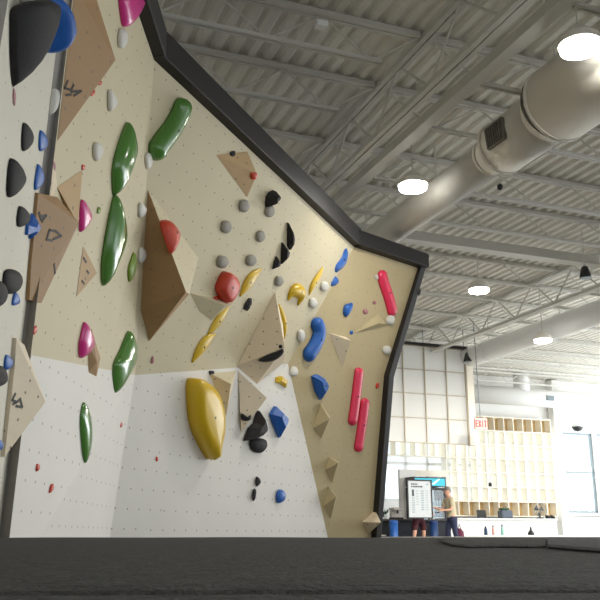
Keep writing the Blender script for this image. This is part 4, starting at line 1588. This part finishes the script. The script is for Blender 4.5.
    skin_mesh('shorts' if shorts else 'jeans', tr, bottom, t, sub=2)
    for s in (-1, 1):
        st = pose['step'] * s
        skin_mesh('shoe', [[(q((.1 + wd) * s, st - .06, .05), .047 * k), (q((.105 + wd) * s, st + .03, .045), .045 * k), (q((.115 + wd) * s, st + .14, .035), .038 * k)]], mat('pale_shoe', (200, 196, 190), .6), t, sub=1)
    return t, hands, k


MAR = mat('maroon_cloth', (74, 30, 40), .85)
DB = 21.7
bb0, zb0 = back(408, 518.5, DB)
bb1, zb1 = back(431.5, 480, DB)
bc = (bb0 + bb1) / 2
Pp = B(DB + .42, bc + .16, 0)
angf = math.atan2(-E1.x, E1.y) + math.pi      # facing the mats
person(Pp, angf, 'person in maroon shorts standing behind the white menu board they hold', 1.72,
       {'lean': .0, 'step': .03, 'wide': .09, 'arm': {-1: ((-.2, 0, 1.4), (-.27, .08, 1.13), (-.29, .24, 1.06)), 1: ((.2, 0, 1.4), (.27, .08, 1.13), (.29, .24, 1.06))}},
       mat('dark_shirt', (48, 44, 50), .85), MAR, shorts=True)
# menu board
t = thing('menu_board', B(DB, bc, zb0), 'white framed menu board held up in front of the person in maroon shorts', 'board')
fr2 = MB()
fr2.gbox(DB - .015, DB + .02, bb0, bb0 + .035, zb0, zb1).gbox(DB - .015, DB + .02, bb1 - .035, bb1, zb0, zb1).gbox(DB - .015, DB + .02, bb0 + .035, bb1 - .035, zb0, zb0 + .035).gbox(DB - .015, DB + .02, bb0 + .035, bb1 - .035, zb1 - .035, zb1)
fr2.build('frame', DARK, t)
MB().gbox(DB, DB + .012, bb0 + .035, bb1 - .035, zb0 + .035, zb1 - .035).build('board_face', mat('board_white', (196, 202, 206), .5), t)
INKG = mat('menu_ink', (62, 70, 80), .6)
INKL = mat('menu_grey_ink', (150, 164, 174), .6)
W_, H_ = bb1 - bb0, zb1 - zb0


def line(u0, u1, v0, v1, m, nm='printed_line'):
    MB().gbox(DB - .004, DB - .001, bb0 + W_ * u0, bb0 + W_ * u1, zb1 - H_ * v1, zb1 - H_ * v0).build(nm, m, t)


def words_row(us, v0, v1, m):
    g = MB()
    for u0, u1 in us:
        g.gbox(DB - .004, DB - .001, bb0 + W_ * u0, bb0 + W_ * u1, zb1 - H_ * v1, zb1 - H_ * v0)
    g.build('printed_line', m, t)


words_row([(.16, .22), (.235, .3), (.315, .36), (.375, .42)], .1, .135, INKG)
words_row([(.16, .22), (.25, .32), (.335, .42), (.435, .5), (.515, .62)], .165, .2, INKG)
words_row([(.76, .86)], .1, .14, INKL)
line(.19, .27, .26, .43, INKG)
for i in range(7):
    v = .46 + i * .06
    words_row([(.18, .24), (.25, .29)], v, v + .03, INKL)
    if i < 6:
        words_row([(.36, .4), (.41, .44)], .28 + i * .07, .3 + i * .07, INKL)
for i in range(9):
    v = .28 + i * .06
    words_row([(.55, .6), (.61, .66)], v, v + .032, INKL)
    words_row([(.74, .79), (.8, .83)], v, v + .018, INKL)
# the man in the cap, side on
DM = 22.0
bmn = back(452, 520, DM)[0]
Pm = B(DM, bmn, 0)
angl = math.atan2(-(-E2).x, (-E2).y)           # facing along the counter
tm, hands, k = person(Pm, angl, 'man in a grey cap and khaki t-shirt standing at the counter with his arm out', 1.76,
                      {'lean': .07, 'step': .07, 'arm': {-1: ((-.19, .08, 1.4), (-.23, .14, 1.12), (-.16, .40, 1.1)), 1: ((.19, .08, 1.4), (.24, .16, 1.13), (.13, .42, 1.17))}},
                      mat('khaki_cloth', (186, 178, 150), .85), mat('navy_denim', (44, 50, 78), .85), cap=True)
# what he holds, and the bag by his legs
rot = Matrix.Rotation(angl, 4, 'Z')
hp = Pm + rot @ (hands[-1] + V(.0, .05, -.055))
tag(MB().bar(hp - E2 * .09, hp + E2 * .03, E1 * .045, UP * .012).build('payment_terminal', DARK, org=hp, bevel=.008), 'small black device in the hand of the man in the cap', 'device')
P = B(DM + .42, back(459.5, 531, DM + .42)[0], 0)
o = thing('gym_bag', P, 'round maroon bag standing behind the man in the cap', 'bag')
MB().lathe(P, [(.1, 0), (.13, .08), (.135, .35), (.12, .52), (.06, .6), (.03, .62)], UP, 18).build('body', mat('maroon_bag', (96, 36, 62), .8), o, smooth=True)
MB().tube([P + UP * .6 - E2 * .05, P + UP * .74, P + UP * .6 + E2 * .05], .012, 6).build('strap', DARK, o)

# ------------------------------------------------------------------ camera and colour management
cam = bpy.data.cameras.new('camera')
cam.sensor_width = 36
cam.lens = F / 600 * 36
cam.clip_start, cam.clip_end = .02, 200
co = bpy.data.objects.new('camera', cam)
COL.objects.link(co)
co.location = CAM
co.rotation_euler = (math.pi / 2 + PITCH, 0, 0)
S.camera = co
S.view_settings.view_transform = 'Standard'
S.view_settings.look = 'None'
S.view_settings.gamma = 1
S.view_settings.exposure = EXPOSURE
S.cycles.max_bounces = 8
S.cycles.diffuse_bounces = 5
S.cycles.transparent_max_bounces = 12
S.cycles.sample_clamp_indirect = 6
S.cycles.use_denoising = True
